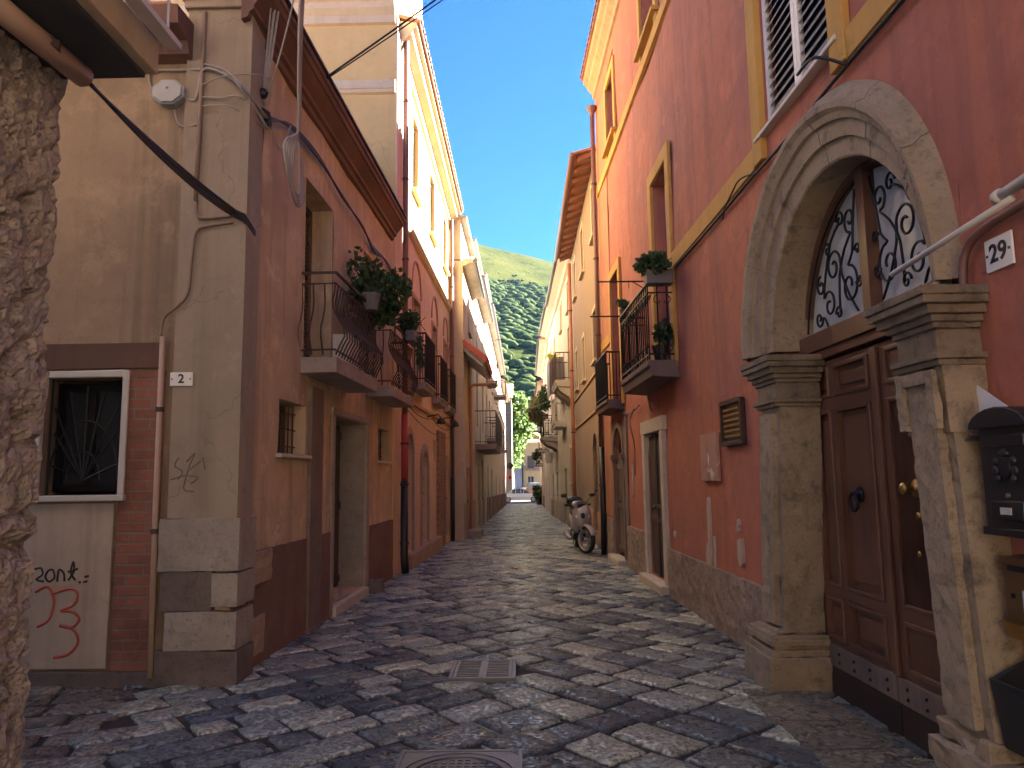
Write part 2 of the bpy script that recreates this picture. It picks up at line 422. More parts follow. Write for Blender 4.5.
# ------------------------------------------------------------------ ground
def paving_mat(name, stops, damp=.0):
    n = NT(name); isl = n.pos.outputs['Random Per Island']
    col = n.mix(n.ramp(isl, stops, 'CONSTANT'), (1.25, 1.42, 1.27), 1.0, 'MULTIPLY')
    col = n.mix(col, n.mix((.10, .095, .085), (.52, .48, .42), n.ramp(n.noise(19, 9, .75), [(.35, 0.), (.65, 1.)])), n.ramp(n.noise(5, 9, .72), [(.42, .06), (.66, .34)]))
    pit = n.ramp(n.noise(30, 7, .72), [(.40, 0.), (.52, 1.)])
    col = n.mix((.045, .045, .046), col, n.mix(1., pit, .6))
    col = n.mix(col, (.055, .055, .055), n.ramp(n.noise(1.1, 8, .65), [(.55, 0.), (.8, .3)]))
    at = n.N('ShaderNodeAttribute'); at.attribute_name = 'edge'
    col = n.mix((.030, .026, .023), col, n.ramp(n.math('ADD', at.outputs['Fac'], n.math('MULTIPLY', n.math('SUBTRACT', n.noise(22, 6, .7), .5), .7)), [(.25, .0), (.7, 1.)]))
    n.color(col).rough(n.ramp(n.noise(6, 6, .7), [(.32, .16), (.68, .42)]))
    n.bump((n.noise(5, 6, .6), .35, .03), (pit, .8, .012)); return n.m
DARK, SLATE, GREY, BEIGE, ROSE, BROWN = (.060, .074, .096), (.11, .128, .152), (.38, .37, .345), (.50, .46, .38), (.45, .40, .33), (.25, .205, .165)
M['paving'] = paving_mat('street_stone', [(0, DARK), (.13, SLATE), (.26, (.17, .175, .175)), (.36, (.30, .30, .285)), (.48, GREY), (.58, (.36, .35, .31)), (.68, BEIGE), (.77, DARK), (.82, (.42, .39, .33)), (.91, (.47, .43, .36))])
M['alleystone'] = paving_mat('alley_stone', [(0, BROWN), (.3, sc3(BROWN, 1.3)), (.55, (.16, .12, .095)), (.75, (.2, .15, .12)), (.9, SLATE)])
gn = NT('joint_earth'); gn.color(gn.mix((.028, .023, .019), (.06, .05, .04), gn.noise(9, 8, .7))).rough(.95).bump((gn.noise(25, 6), .6, .01)); M['earth'] = gn.m
gn = NT('asphalt'); gn.color(gn.mix((.055, .052, .05), (.09, .085, .08), gn.noise(3, 8, .7))).rough(.9); M['asphalt'] = gn.m

def ground():
    g = MB(); ys = [-40, 0, 8, 14] + list(range(20, 84, 6)) + [80, 100, 150, 260]; ys = sorted(set(ys))
    xs = [-160, -60, -20, -6, -2, 2, 6, 20, 60, 160]
    b = len(g.v)
    for y in ys:
        for x in xs: g.v.append(Vector((x, y, gz(y)-.024)))
    n = len(xs)
    for i in range(len(ys)-1):
        for j in range(n-1):
            g.f.append([i*n+j, i*n+j+1, (i+1)*n+j+1, (i+1)*n+j]); g.mi.append(0)
    props(g.build('ground', M['earth']), kind='structure')
    g = MB()
    for y0, y1 in ((71.5, 80), (80, 112)):
        g.face((-70, y0, gz(y0)+.004), (70, y0, gz(y0)+.004), (70, y1, gz(y1)+.004), (-70, y1, gz(y1)+.004))
    props(g.build('road', M['asphalt']), kind='structure')
EDGE = []
def set_edge(o):
    a = o.data.attributes.new('edge', 'FLOAT', 'POINT'); a.data.foreach_set('value', EDGE); EDGE.clear(); return o
def stones(g, org, ang, rows, cols, wlo, whi, llo, lhi, keep, joint=.011, detail=lambda x, y: 4, zoff=0, tilt=.004):
    rnd = random.Random(11)
    e1 = Vector((math.cos(ang), math.sin(ang), 0)); e2 = Vector((-e1.y, e1.x, 0))
    v = -rows
    while v < rows:
        w = rnd.uniform(wlo, whi); u = -cols-rnd.random()*.6
        while u < cols:
            l = rnd.uniform(llo, lhi)
            if rnd.random() < .12: l *= 1.35
            c = org+e1*(u+l/2)+e2*(v+w/2)
            if keep(c.x, c.y):
                n = detail(c.x, c.y); j = [joint*rnd.uniform(.4, 1.7) for _ in range(4)]
                k = [[(rnd.uniform(-.012, .012), rnd.uniform(-.012, .012)) for _ in (0, 1)] for _ in (0, 1)]
                h = zoff+rnd.uniform(-.004, .004); tx, ty = rnd.uniform(-tilt, tilt), rnd.uniform(-tilt, tilt)
                sd = rnd.uniform(0, 90); b = len(g.v)
                us = [0, .02/l] + [q/n for q in range(1, n)] + [1-.02/l, 1]
                vs = [0, .02/w] + ([q/n for q in range(1, n)] if n > 1 else []) + [1-.02/w, 1]
                us = sorted(us); vs = sorted(vs)
                for a in us:
                    for q in vs:
                        fx = a*(1-q)*k[1][0][0]+(1-a)*(1-q)*k[0][0][0]+a*q*k[1][1][0]+(1-a)*q*k[0][1][0]
                        fy = a*(1-q)*k[1][0][1]+(1-a)*(1-q)*k[0][0][1]+a*q*k[1][1][1]+(1-a)*q*k[0][1][1]
                        pu = u+j[0]+(l-j[0]-j[1])*a+fx; pv = v+j[2]+(w-j[2]-j[3])*q+fy
                        edge = (a in (us[0], us[-1])) or (q in (vs[0], vs[-1]))
                        p = org+e1*pu+e2*pv
                        if n > 1:
                            wob = noise.noise(Vector((p.x*5, p.y*5, sd)))*.012
                            p.x += wob; p.y += noise.noise(Vector((p.x*5, p.y*5, sd+20)))*.012
                        z = h+tx*(a-.5)*2+ty*(q-.5)*2+(noise.noise(Vector((p.x*4, p.y*4, sd)))*.007 if n > 1 else 0)
                        z -= .03 if edge else 0
                        g.v.append(Vector((p.x, p.y, gz(p.y)+z))); EDGE.append(0. if edge else 1.)
                m = len(vs)
                for i in range(len(us)-1):
                    for q in range(m-1):
                        g.f.append([b+i*m+q, b+(i+1)*m+q, b+(i+1)*m+q+1, b+i*m+q+1]); g.mi.append(0)
            u += l
        v += w
def in_cover(x, y):
    if -.60 < x < -.11 and 6.14 < y < 6.68: return True
    if -.70 < x < -.07 and 3.95 < y < 4.55: return True
    return False
def paving():
    g = MB()
    def keep(x, y):
        if y < 1.2 or y > 71.4 or in_cover(x, y): return False
        if x > 2.4-.035*y*(1 if y < 16 else 16/y)+.25: return False
        if x < (-2.75 if y > 6.1 else -3.4): return False
        if y < 6.1 and x < -2.45-.18*(y-3): return False
        return True
    dt = lambda x, y: 4 if y < 9 else (2 if y < 18 else 1)
    stones(g, Vector((0, 36, 0)), R(40), 60, 60, .24, .37, .28, .58, lambda x, y: keep(x, y) and x < .12, detail=dt, zoff=-.005)
    stones(g, Vector((.07, 36, 0)), R(-49), 60, 60, .24, .37, .28, .58, lambda x, y: keep(x, y) and x > -.12, detail=dt)
    props(set_edge(g.build('street_paving', M['paving'], merge=False, recalc=False, smooth=True)), kind='structure')
    g = MB()
    def keep2(x, y): return -9 < x < -2.3-.18*(y-3)+.05 and 3.2 < y < 6.3
    stones(g, Vector((-5, 5, 0)), R(14), 4, 6, .2, .34, .3, .62, keep2, joint=.014, detail=lambda x, y: 4, tilt=.012, zoff=-.008)
    props(set_edge(g.build('alley_paving', M['alleystone'], merge=False, recalc=False, smooth=True)), kind='structure')
    g = MB(); rnd = random.Random(3)
    s = 3.35
    while s < 5.75:
        l = rnd.uniform(.5, .75)
        g.box(lambda a, d, z: RED(a, d, z), s+.006, min(s+l, 5.8)-.006, -.02, .52+rnd.uniform(-.03, .03), -.05, .012+rnd.uniform(-.003, .003), seg=.12)
        s += l
    o = props(g.build('threshold_paving', M['alleystone2'], rough=(.008, .2)), kind='structure')
    a = o.data.attributes.new('edge', 'FLOAT', 'POINT'); a.data.foreach_set('value', [1.]*len(o.data.vertices))
M['alleystone2'] = paving_mat('threshold_stone', [(0, (.17, .135, .11)), (.5, (.22, .17, .135)), (.8, GREY)])
def square():  # unseen pale floor added behind the camera to reflect sun into the lane
    g = MB(); g.face((-40, -40, .0), (40, -40, .0), (40, 1.1, .0), (-40, 1.1, .0))
    props(g.build('bounce_paving', M['bounce_floor']), kind='structure')
M['bounce_floor'] = stone('pale_bounce_paving', (.42, .37, .30), (.52, .46, .38), pit=.3, off=51, bump=.2)
ground(); paving(); square()

# ------------------------------------------------------------------ building helpers
def facade(parent, T, s0, s1, z0, z1, ops, mat, depth=.3, name='wall', cell=None, wob=0, ends=.4):
    """street face with real openings and reveals; an opening is (s0, s1, z0, z1, arched, depth)"""
    g = MB(); S = {s0, s1}; Z = {z0, z1}; rects = []
    for o in ops:
        a, b, c, d = o[:4]; arch = o[4] if len(o) > 4 else 0
        top = d+((b-a)/2*arch if arch else 0)
        rects.append((a, b, c, top)); S |= {a, b}; Z |= {c, top}
    if cell:
        k = int((s1-s0)/cell); S |= {s0+(s1-s0)*i/k for i in range(k+1)}
        k = max(1, int((z1-z0)/cell)); Z |= {z0+(z1-z0)*i/k for i in range(k+1)}
    S = sorted(x for x in S if s0-1e-6 <= x <= s1+1e-6); Z = sorted(x for x in Z if z0-1e-6 <= x <= z1+1e-6)
    def W(s, z):
        d = 0
        if wob:
            p = T(s, 0, z); d = noise.noise(p*.9)*wob+noise.noise(p*2.7)*wob*.45
        return T(s, d, z)
    for i in range(len(S)-1):
        for j in range(len(Z)-1):
            cs, cz = (S[i]+S[i+1])/2, (Z[j]+Z[j+1])/2
            if any(a < cs < b and c < cz < t for a, b, c, t in rects): continue
            g.face(W(S[i], Z[j]), W(S[i+1], Z[j]), W(S[i+1], Z[j+1]), W(S[i], Z[j+1]))
    for o in ops:
        a, b, c, d = o[:4]; arch = o[4] if len(o) > 4 else 0; dp = o[5] if len(o) > 5 else depth
        pts = [(a, c), (a, d)]
        if arch:
            r = (b-a)/2; top = d+r*arch; N = 12
            arc = [(a+r-r*math.cos(math.pi*k/N), d+r*arch*math.sin(math.pi*k/N)) for k in range(N+1)]
            for k in range(N):
                (x0, y0), (x1, y1) = arc[k], arc[k+1]
                if y0 < top-1e-5 or y1 < top-1e-5:
                    g.face(W(x0, y0), W(x1, y1), W(x1, top), W(x0, top))
            pts += arc[1:-1]
        pts += [(b, d), (b, c)]
        for k in range(len(pts)):
            p, q = pts[k], pts[(k+1) % len(pts)]
            g.face(W(*p), W(*q), T(q[0], -dp, q[1]), T(p[0], -dp, p[1]))
    for s in (s0, s1): g.face(T(s, 0, z0), T(s, 0, z1), T(s, -ends, z1), T(s, -ends, z0))
    return g.build(name, mat, parent)
def shell(parent, T, s0, s1, z0, z1, back, mat, front=.4, name='rear_wall'):
    g = MB(); g.box(T, s0, s1, -back, -front, z0, z1)
    return g.build(name, mat, parent)
def tiled_roof(parent, T, s0, s1, ov, ze, back, slope, mat=None, th=.05, pitch=.21):
    g = MB()
    def Z(d): return ze+(ov-d)*slope
    g.sweep(T, [(ov, Z(ov)), (-back, Z(-back)), (-back, Z(-back)-th), (ov, Z(ov)-th)], s0, s1)
    n = max(1, int((s1-s0)/pitch))
    for i in range(n):
        s = s0+(i+.5)*(s1-s0)/n
        b = len(g.v); K = 5
        for d in (ov+.03, -min(back, 3.0)):
            for k in range(K+1):
                a = math.pi*k/K
                g.v.append(T(s-math.cos(a)*.075, d, Z(d)+.004+math.sin(a)*.055))
        for k in range(K): g.f.append([b+k, b+k+1, b+K+1+k+1, b+K+1+k]); g.mi.append(0)
        g.f.append([b+k for k in range(K+1)]); g.mi.append(0)
    return g.build('roof', mat or M['tile'], parent)
def window(parent, T, s0, s1, z0, z1, d=-.16, frame='offwhite', name='window', cross=1, pane='glass', fw=.06, arch=0):
    g = MB(); t = .03
    g.box(T, s0, s0+fw, d-t, d+t, z0, z1); g.box(T, s1-fw, s1, d-t, d+t, z0, z1)
    g.box(T, s0+fw, s1-fw, d-t, d+t, z0, z0+fw); g.box(T, s0+fw, s1-fw, d-t, d+t, z1-fw, z1)
    m = (s0+s1)/2; g.box(T, m-fw*.5, m+fw*.5, d-t-.002, d+t+.002, z0+fw, z1-fw)
    for k in range(cross):
        z = z0+(z1-z0)*(k+1)/(cross+1)*1.0; g.box(T, s0+fw, m-fw*.5, d-.015, d+.015, z-.02, z+.02); g.box(T, m+fw*.5, s1-fw, d-.015, d+.015, z-.02, z+.02)
    w = g.build(name, M[frame], parent)
    p = MB(); p.box(T, s0+.01, s1-.01, d-.012, d-.004, z0+.01, z1-.01); p.build('pane', M[pane], w)
    p = MB(); p.box(T, s0-.02, s1+.02, d-.14, d-.12, z0-.02, z1+.02+arch); p.build('blind' if pane == 'glass' else 'backing', M['interior'], w)
    return w
def shutters(parent, T, s0, s1, z0, z1, d=-.12, frame='browndoor', slat='browndoor', name='shutter', gap=.055):
    """closed louvred shutter, two leaves"""
    g = MB(); m = (s0+s1)/2; fw = .055
    for a, b in ((s0, m-.004), (m+.004, s1)):
        g.box(T, a, a+fw, d-.02, d+.02, z0, z1); g.box(T, b-fw, b, d-.02, d+.02, z0, z1)
        g.box(T, a+fw, b-fw, d-.02, d+.02, z0, z0+fw*1.4); g.box(T, a+fw, b-fw, d-.02, d+.02, z1-fw*1.4, z1)
    o = g.build(name, M[frame], parent)
    g = MB(); z = z0+.09
    while z < z1-.08:
        for a, b in ((s0+fw+.001, m-fw-.005), (m+fw+.005, s1-fw-.001)):
            g.add([T(a, d+.016, z), T(b, d+.016, z), T(b, d-.016, z+gap*.8), T(a, d-.016, z+gap*.8),
                   T(a, d+.016, z+.006), T(b, d+.016, z+.006), T(b, d-.016, z+gap*.8+.006), T(a, d-.016, z+gap*.8+.006)],
                  [(0, 1, 2, 3), (4, 5, 6, 7), (0, 1, 5, 4), (2, 3, 7, 6), (0, 3, 7, 4), (1, 2, 6, 5)])
        z += gap
    g.build('slats', M[slat], o)
    g = MB(); g.box(T, s0, s1, d-.09, d-.07, z0, z1); g.build('backing', M['interior'], o)
    return o
def surround(parent, T, s0, s1, z0, z1, w, out, mat, name='surround', bottom=False, top=True):
    g = MB()
    g.box(T, s0-w, s0, .002, out, z0, z1+(w if top else 0)); g.box(T, s1, s1+w, .002, out, z0, z1+(w if top else 0))
    if top: g.box(T, s0, s1, .002, out, z1, z1+w)
    if bottom: g.box(T, s0, s1, .002, out, z0, z0+w)
    return g.build(name, M[mat], parent, bevel=.008)
def sill(parent, T, s0, s1, z, out=.08, th=.05, mat='greystone'):
    g = MB(); g.box(T, s0, s1, -.14, out, z-th, z); return g.build('sill', M[mat], parent, bevel=.008)
def plank_door(parent, T, s0, s1, z0, z1, d=-.2, mat='door2', name='door', arch=0, panels=True):
    g = MB(); m = (s0+s1)/2
    if arch:
        r = (s1-s0)/2; N = 12
        outl = [(s0, z0), (s0, z1)]+[(s0+r-r*math.cos(math.pi*k/N), z1+r*arch*math.sin(math.pi*k/N)) for k in range(1, N)]+[(s1, z1), (s1, z0)]
        g.prism(T, outl, d-.06, d-.02)
    else: g.box(T, s0, s1, d-.06, d-.02, z0, z1)
    k = max(2, int((s1-s0)/.17))
    for i in range(k):
        a = s0+(s1-s0)*i/k+.006; b = s0+(s1-s0)*(i+1)/k-.006
        g.box(T, a, b, d-.019, d, z0+.02, z1-.02)
    if panels:
        for z in (z0+.12, (z0+z1)/2, z1-.15): g.box(T, s0+.01, s1-.01, d+.001, d+.022, z-.05, z+.05)
    o = g.build(name, M[mat], parent, bevel=.005)
    h = MB(); h.blob(T(m+.08, d+.05, z0+1.0), .03); h.tube([T(m+.08, d, z0+1.0), T(m+.08, d+.05, z0+1.0)], .012)
    h.build('handle', M['castiron'], o, smooth=True)
    return o
def balcony(parent, T, s0, s1, d1, z, th=.12, h=.95, style='bars', iron='iron', slabmat='slab', step=.11, brackets=False, moulded=True):
    g = MB()
    if moulded: prof = [(0, z), (d1, z), (d1, z-th*.35), (d1-.03, z-th*.45), (d1-.05, z-th), (0, z-th*1.15)]
    else: prof = [(0, z), (d1, z), (d1, z-th), (0, z-th)]
    g.sweep(T, prof, s0, s1)
    if brackets:
        for s in (s0+.12, (s0+s1)/2, s1-.12):
            g.sweep(T, [(0, z-th*1.2), (d1*.85, z-th*1.1), (d1*.7, z-th*1.8), (d1*.25, z-th*2.6), (0, z-th*3.4)], s-.06, s+.06)
    o = g.build('balcony', M[slabmat], parent, bevel=.01)
    r = MB(); e = .03; q = .011
    path = [(s0+e, 0), (s0+e, d1-e), (s1-e, d1-e), (s1-e, 0)]
    for zz, rr in ((z+h, .018), (z+.08, .012)) + (((z+h-.12, .010),) if style in ('belly', 'scroll') else ()):
        r.tube([T(a, b, zz) for a, b in path], rr, 6)
    spots = []
    for (a, b), (c, d) in zip(path[:-1], path[1:]):
        L = math.hypot(c-a, d-b); n = max(1, int(round(L/step)))
        for i in range(n):
            f = i/n; spots.append((a+(c-a)*f, b+(d-b)*f, (d-b)/L, (a-c)/L))
    for a, b, nx, ny in spots:
        # outward normal in (s, d)
        ox, oy = (0, 1)
        if abs(b-(d1-e)) > 1e-4: ox, oy = ((-1, 0) if a < (s0+s1)/2 else (1, 0))
        if style == 'belly':
            pts = []
            for k in range(9):
                t = k/8; bulge = .11*math.exp(-((t-.30)/.20)**2)-.035*math.exp(-((t-.72)/.16)**2)
                pts.append(T(a+ox*bulge, b+oy*bulge, z+.02+(h-.13)*t))
            r.tube(pts, .010, 5)
        else:
            r.tube([T(a, b, z+.01), T(a, b, z+h)], .009 if style != 'scroll' else .010, 5)
    if style == 'scroll':
        for (a, b), (c, d) in zip(path[:-1], path[1:]):
            L = math.hypot(c-a, d-b); n = max(1, int(L/.2))
            for i in range(n):
                f0 = (i+.5)/n; cs, cd_ = a+(c-a)*f0, b+(d-b)*f0; ux, uy = (c-a)/L, (d-b)/L
                for zc, sg in ((z+.17, 1), (z+h-.22, -1)):
                    for hand in (-1, 1):
                        pts = []
                        for k in range(13):
                            t = k/12; rad = .075*(1-t*.75); an = math.pi*1.5*t*sg+(-math.pi/2 if sg > 0 else math.pi/2)
                            pts.append(T(cs+ux*(hand*.05+hand*rad*math.cos(an)), cd_+uy*(hand*.05+hand*rad*math.cos(an)), zc+rad*math.sin(an)))
                        r.tube(pts, .007, 4)
    r.build('railing', M[iron], o)
    return o
def pipe(name, label, pts, r, mat, n=8, group=None, brackets=None, extra=None, cat='drainpipe'):
    g = MB(); g.tube(pts, r, n)
    o = thing(name, label, cat, tuple(Vector(pts[-1])), group)
    g.build('pipe', M[mat], o, smooth=True)
    if brackets:
        b = MB()
        for p in brackets:
            p = Vector(p); b.lathe(XYZ, p, [(r+.001, -.02), (r+.012, -.02), (r+.012, .02), (r+.001, .02)], 8)
        b.build('bracket', M['rustiron'], o)
    if extra: extra(o)
    return o
def bez(a, b, sag=0, n=12):
    a, b = Vector(a), Vector(b)
    return [a.lerp(b, i/n)-Vector((0, 0, sag*4*(i/n)*(1-i/n))) for i in range(n+1)]
def smooth_path(pts, k=6):
    P = [Vector(p) for p in pts]; out = []
    for i in range(len(P)-1):
        p0, p1, p2, p3 = P[max(i-1, 0)], P[i], P[i+1], P[min(i+2, len(P)-1)]
        for j in range(k):
            t = j/k
            out.append(.5*((2*p1)+(p2-p0)*t+(2*p0-5*p1+4*p2-p3)*t*t+(3*p1-p0-3*p2+p3)*t**3))
    return out+[P[-1]]
def cable(name, label, strands, mat, cat='cable', group=None):
    g = MB()
    for pts, r in strands: g.tube(pts, r, 5)
    o = g.build(name, M[mat], None, smooth=True)
    return props(o, label, cat, group)
def text_mesh(txt, size, extr, mat, parent, T, s, d, z, name='numeral', flip=False):
    """lettering lying on a facade: s = centre, reads along -s when flip"""
    cu = bpy.data.curves.new('txt', 'FONT'); cu.body = txt; cu.size = size; cu.align_x = 'CENTER'; cu.align_y = 'CENTER'; cu.extrude = extr
    cu.offset = size*.02
    ob = bpy.data.objects.new('txt', cu); me = bpy.data.meshes.new_from_object(ob)
    g = MB(); sg = -1 if flip else 1
    g.add([T(s+sg*v.co.x, d+v.co.z, z+v.co.y) for v in me.vertices], [list(p.vertices) for p in me.polygons])
    bpy.data.objects.remove(ob); bpy.data.curves.remove(cu); bpy.data.meshes.remove(me)
    return g.build(name, M[mat], parent, recalc=True)
def foliage(g, c, r, n, size, hollow=.3):
    c = Vector(c); r = Vector(r) if hasattr(r, '__len__') else Vector((r, r, r))
    for _ in range(n):
        d = Vector((random.gauss(0, 1), random.gauss(0, 1), random.gauss(0, 1))).normalized()*(hollow+(1-hollow)*random.random())**.6
        k = 1+.35*noise.noise(Vector((d.x*2.2+c.x, d.y*2.2+c.y, d.z*2.2+c.z)))
        g.leaf(c+Vector((d.x*r.x, d.y*r.y, d.z*r.z))*k, size)
M['cornwood2'] = plain('dark_roof_edge', (.07, .04, .035), .8)
M['greywood'] = wood('grey_brown_shutters', (.13, .10, .09), (.19, .15, .13), rough=.65)
# ================================================================== LEFT SIDE
def rubble_house():
    h = thing('stone_house', 'old house with a bare eroded rubble stone wall at the alley corner', 'house', (-2.6, 3.6, 0))
    T = RUB
    def wob(p, d_out):
        v = noise.voronoi(Vector((p.x*3.1, p.y*3.1, p.z*4.2)))[0]
        crev = max(0, .08-(v[1]-v[0]))*.22
        a = noise.noise(p*2.3)*.026+noise.noise(p*6)*.013+noise.noise(p*15)*.012+noise.noise(p*27)*.010
        pit = max(0, noise.noise(p*11+Vector((5, 2, 1)))-.18)*.14+max(0, noise.noise(p*22)-.25)*.10
        return p+d_out*(a-crev-pit)
    g = MB(); c = .024
    # street side, corner and alley side as one bent sheet
    cols = [(10.2+(11.7-10.2)*i/62, 0, T.n) for i in range(62)]
    cols += [(11.7-.03, -.01, (T.n+T.t).normalized())]
    cols += [(11.7, -.03-i*.06, T.t) for i in range(1, 30)]
    zs = [-.1+i*c for i in range(int(4.6/c))]
    b = len(g.v); n = len(zs)
    for s, d, out in cols:
        for z in zs: g.v.append(wob(T(s, d, z), out))
    for i in range(len(cols)-1):
        for j in range(n-1): g.f.append([b+i*n+j, b+(i+1)*n+j, b+(i+1)*n+j+1, b+i*n+j+1]); g.mi.append(0)
    g.build('wall', M['rubble'], h, smooth=False)
    g = MB(); g.box(T, 6.2, 10.21, -.5, 0, -.3, 9); g.box(T, 6.2, 11.6, -6, -.5, -.3, 9); g.box(T, 10.21, 11.66, -.5, -.03, 4.47, 9)
    g.box(T, 11.0, 11.62, -6, -1.7, -.3, 4.5)
    g.build('rear_wall', M['rubble'], h)
    tiled_roof(h, T, 6.2, 11.8, .4, 9, 6, .3)
    # balcony over the lane corner: slab, fascia, rail
    g = MB()
    g.sweep(T, [(-.02, 3.74), (.50, 3.74), (.50, 3.92), (.43, 3.95), (-.02, 3.95)], 6.7, 11.66)
    o = g.build('balcony', M['pvc2'], h, bevel=.008)
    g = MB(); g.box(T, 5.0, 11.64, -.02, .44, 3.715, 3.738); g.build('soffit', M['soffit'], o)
    g = MB(); g.box(T, 5.0, 11.7, .52, .60, 3.90, 3.935); g.box(T, 5.0, 11.5, .545, .555, 4.9, 4.93)
    for k in range(9):
        s = 11.62-.2*k; g.tube([T(s, .56, 3.93), T(s-.02, .56, 4.9)], .008, 5)
    g.build('railing', M['steel2'], o)
M['pvc2'] = plaster('beige_fascia', (.42, .30, .2), off=31, amt=.6)
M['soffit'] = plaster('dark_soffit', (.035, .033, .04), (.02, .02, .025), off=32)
M['steel2'] = plain('grey_rail_paint', (.42, .36, .33), .6)
rubble_house()
def sun_bounce_house():  # out of view, added so its sunlit front fills the lane with warm light
    h = thing('sun_bounce_house', 'unseen pale house added behind the camera to bounce sunlight into the lane', 'house', (0, -10, 0))
    T = Frame((-18, -10), (18, -10), 1)
    ops = [(2+4*k, 3+4*k, z, z+1.8, 0, .2) for k in range(9) for z in (1, 4.6)]
    facade(h, T, 0, 36, -.2, 9, ops, M['far_a'], name='wall'); shell(h, T, 0, 36, -.2, 8.9, 6, M['far_a'])
    for a, b, c, d, *_ in ops: shutters(h, T, a, b, c, d, -.1, 'greywood', 'greywood', gap=.12)
    tiled_roof(h, T, 0, 36, .4, 9, 6, .3, pitch=.4)
sun_bounce_house()

def corner_house():
    h = thing('corner_house', 'low pinkish brown corner house with two bellied iron balconies and brown eave', 'house', (-2.5, 6.3, 0))
    T = HB
    ops = [(.98, 1.80, 1.86, 2.39, 0, .3), (2.85, 4.45, .12, 2.38, 0, .42), (1.64, 2.70, 2.88, 4.92, 0, .34), (4.20, 5.1, 2.9, 4.88, 0, .34), (5.25, 6.0, 1.88, 2.38, 0, .28)]
    facade(h, T, 0, 6.32, -.3, 5.9, ops, M['hb'], cell=.3, wob=.03, name='street_wall')
    ops = [(.95, 1.62, 1.5, 2.48, 0, .22)]
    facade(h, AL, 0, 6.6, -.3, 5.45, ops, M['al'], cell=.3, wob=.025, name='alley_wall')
    g = MB(); g.box(AL, .4, 6.6, -6.2, -.42, -.3, 5.4); g.box(T, .3, 6.3, -.5, -.42, -.3, 5.95)
    g.build('rear_wall', M['al'], h)
    g = MB(); g.box(T, 0.05, 6.1, -.55, -.03, 5.9, 6.05); g.build('parapet', M['hb'], h)
    # eave along the street
    g = MB()
    g.sweep(T, [(-.02, 5.64), (.04, 5.66), (.055, 5.71), (.09, 5.73), (.095, 5.77), (.195, 5.89), (.215, 5.90), (.23, 5.95), (.25, 5.96), (.25, 6.02), (-.5, 6.12), (-.5, 6.0), (-.02, 5.9)], -.12, 6.12)
    g.build('cornice', M['cornwood'], h, rough=(.012, .3))
    g = MB()
    g.sweep(T, [(.275, 6.025), (.275, 6.055), (-.5, 6.26), (-.5, 6.14)], -.12, 6.12)
    g.build('roof_edge', M['cornwood2'], h)
    g = MB(); g.sweep(AL, [(.35, 5.66), (-6.2, 7.2), (-6.2, 7.1), (.35, 5.6)], .55, 6.6); g.build('roof', M['tile'], h)
    g = MB(); g.sweep(AL, [(-.02, 5.28), (.12, 5.32), (.16, 5.42), (.34, 5.47), (.37, 5.62), (-.02, 5.64)], .47, 6.6); g.build('eave', M['cornwood'], h, rough=(.02, .2))
    # corner pilaster with its base courses and cap band
    g = MB(); g.box(AL, -.055, .52, -.0, .05, 1.30, 5.78, seg=.25); g.box(AL, -.055, 0, -.28, 0, 1.3, 5.78, seg=.25)
    p = g.build('corner_pilaster', M['pil'], h, rough=(.012, .5))
    g = MB(); g.box(AL, -.08, .55, -.30, .085, 5.78, 5.86); g.box(AL, -.11, .58, -.30, .12, 5.861, 6.0); g.build('cap', M['pil'], p, bevel=.012)
    g = MB(); g.box(AL, -.09, .57, -.3, .075, .88, 1.30, seg=.09); g.box(AL, -.085, .5, -.3, .07, .26, .56, seg=.09); g.box(AL, -.09, .12, -.3, .08, .6, .86, seg=.09)
    g.build('pale_course', M['greystone'], p, rough=(.03, .12))
    g = MB(); g.box(AL, -.10, .56, -.3, .07, -.1, .255, seg=.09); g.box(AL, .125, .55, -.3, .065, .565, .875, seg=.09)
    g.build('dark_course', M['darkstone'], p, rough=(.035, .12))
    # brown dado on the street, stone strip, pale jamb of the door
    g = MB(); Tn = T
    for a, b in ((.32, 1.86), (2.32, 2.84), (4.63, 6.3)):
        g = MB(); g.box(T, a, b, .0, .022, -.1, .98 if a < 4 else .93, seg=.16); g.build('dado', M['hb_dado'], h, rough=(.022, .12))
    pass
    g = MB(); g.box(T, 1.88, 2.30, .0, .045, .02, 2.62, seg=.1); g.box(T, 1.84, 2.34, 0, .075, -.1, .03, seg=.1); g.build('pilaster_strip', M['greystone2'], h, rough=(.018, .12))
    for q in ((.30, .78, .70, .98), (.30, .62, .1, .42)):
        g = MB(); g.box(T, q[0], q[1], 0, .05, q[2], q[3], seg=.08); g.build('stone_quoin', M['quoin'], h, rough=(.05, .1))
    g = MB(); g.box(T, 2.82, 4.47, -.40, .07, -.02, .11); g.build('door_step', M['palestone'], h, bevel=.015)
    g = MB(); g.box(T, 4.451, 4.60, -.02, .03, .0, 2.38); g.box(T, 4.432, 4.449, -.42, .0, .115, 2.38); g.box(T, 2.72, 2.849, .0, .03, .0, 2.38); g.box(T, 2.72, 4.60, .0, .035, 2.385, 2.47)
    g.build('door_jamb', M['greystone'], h, bevel=.01)
    plank_door(h, T, 2.86, 4.43, .115, 2.36, -.36, 'door2')
    sill(h, T, .94, 1.86, 1.86, .06, .04, 'palestone'); sill(h, T, 5.2, 6.04, 1.88, .05, .04, 'palestone')
    for a, b, z0, z1 in ((.98, 1.8, 1.86, 2.39), (5.25, 6.0, 1.88, 2.38)):
        w = window(h, T, a+.01, b-.01, z0+.01, z1-.01, -.25, 'browndoor', cross=0)
        g = MB()
        for k in range(6): s = a+(b-a)*(k+.5)/6; g.tube([T(s, -.12, z0), T(s, -.12, z1)], .009, 5)
        for k in range(3): z = z0+(z1-z0)*(k+.5)/3; g.tube([T(a, -.115, z), T(b, -.115, z)], .007, 5)
        g.build('grille', M['rustiron'], w)
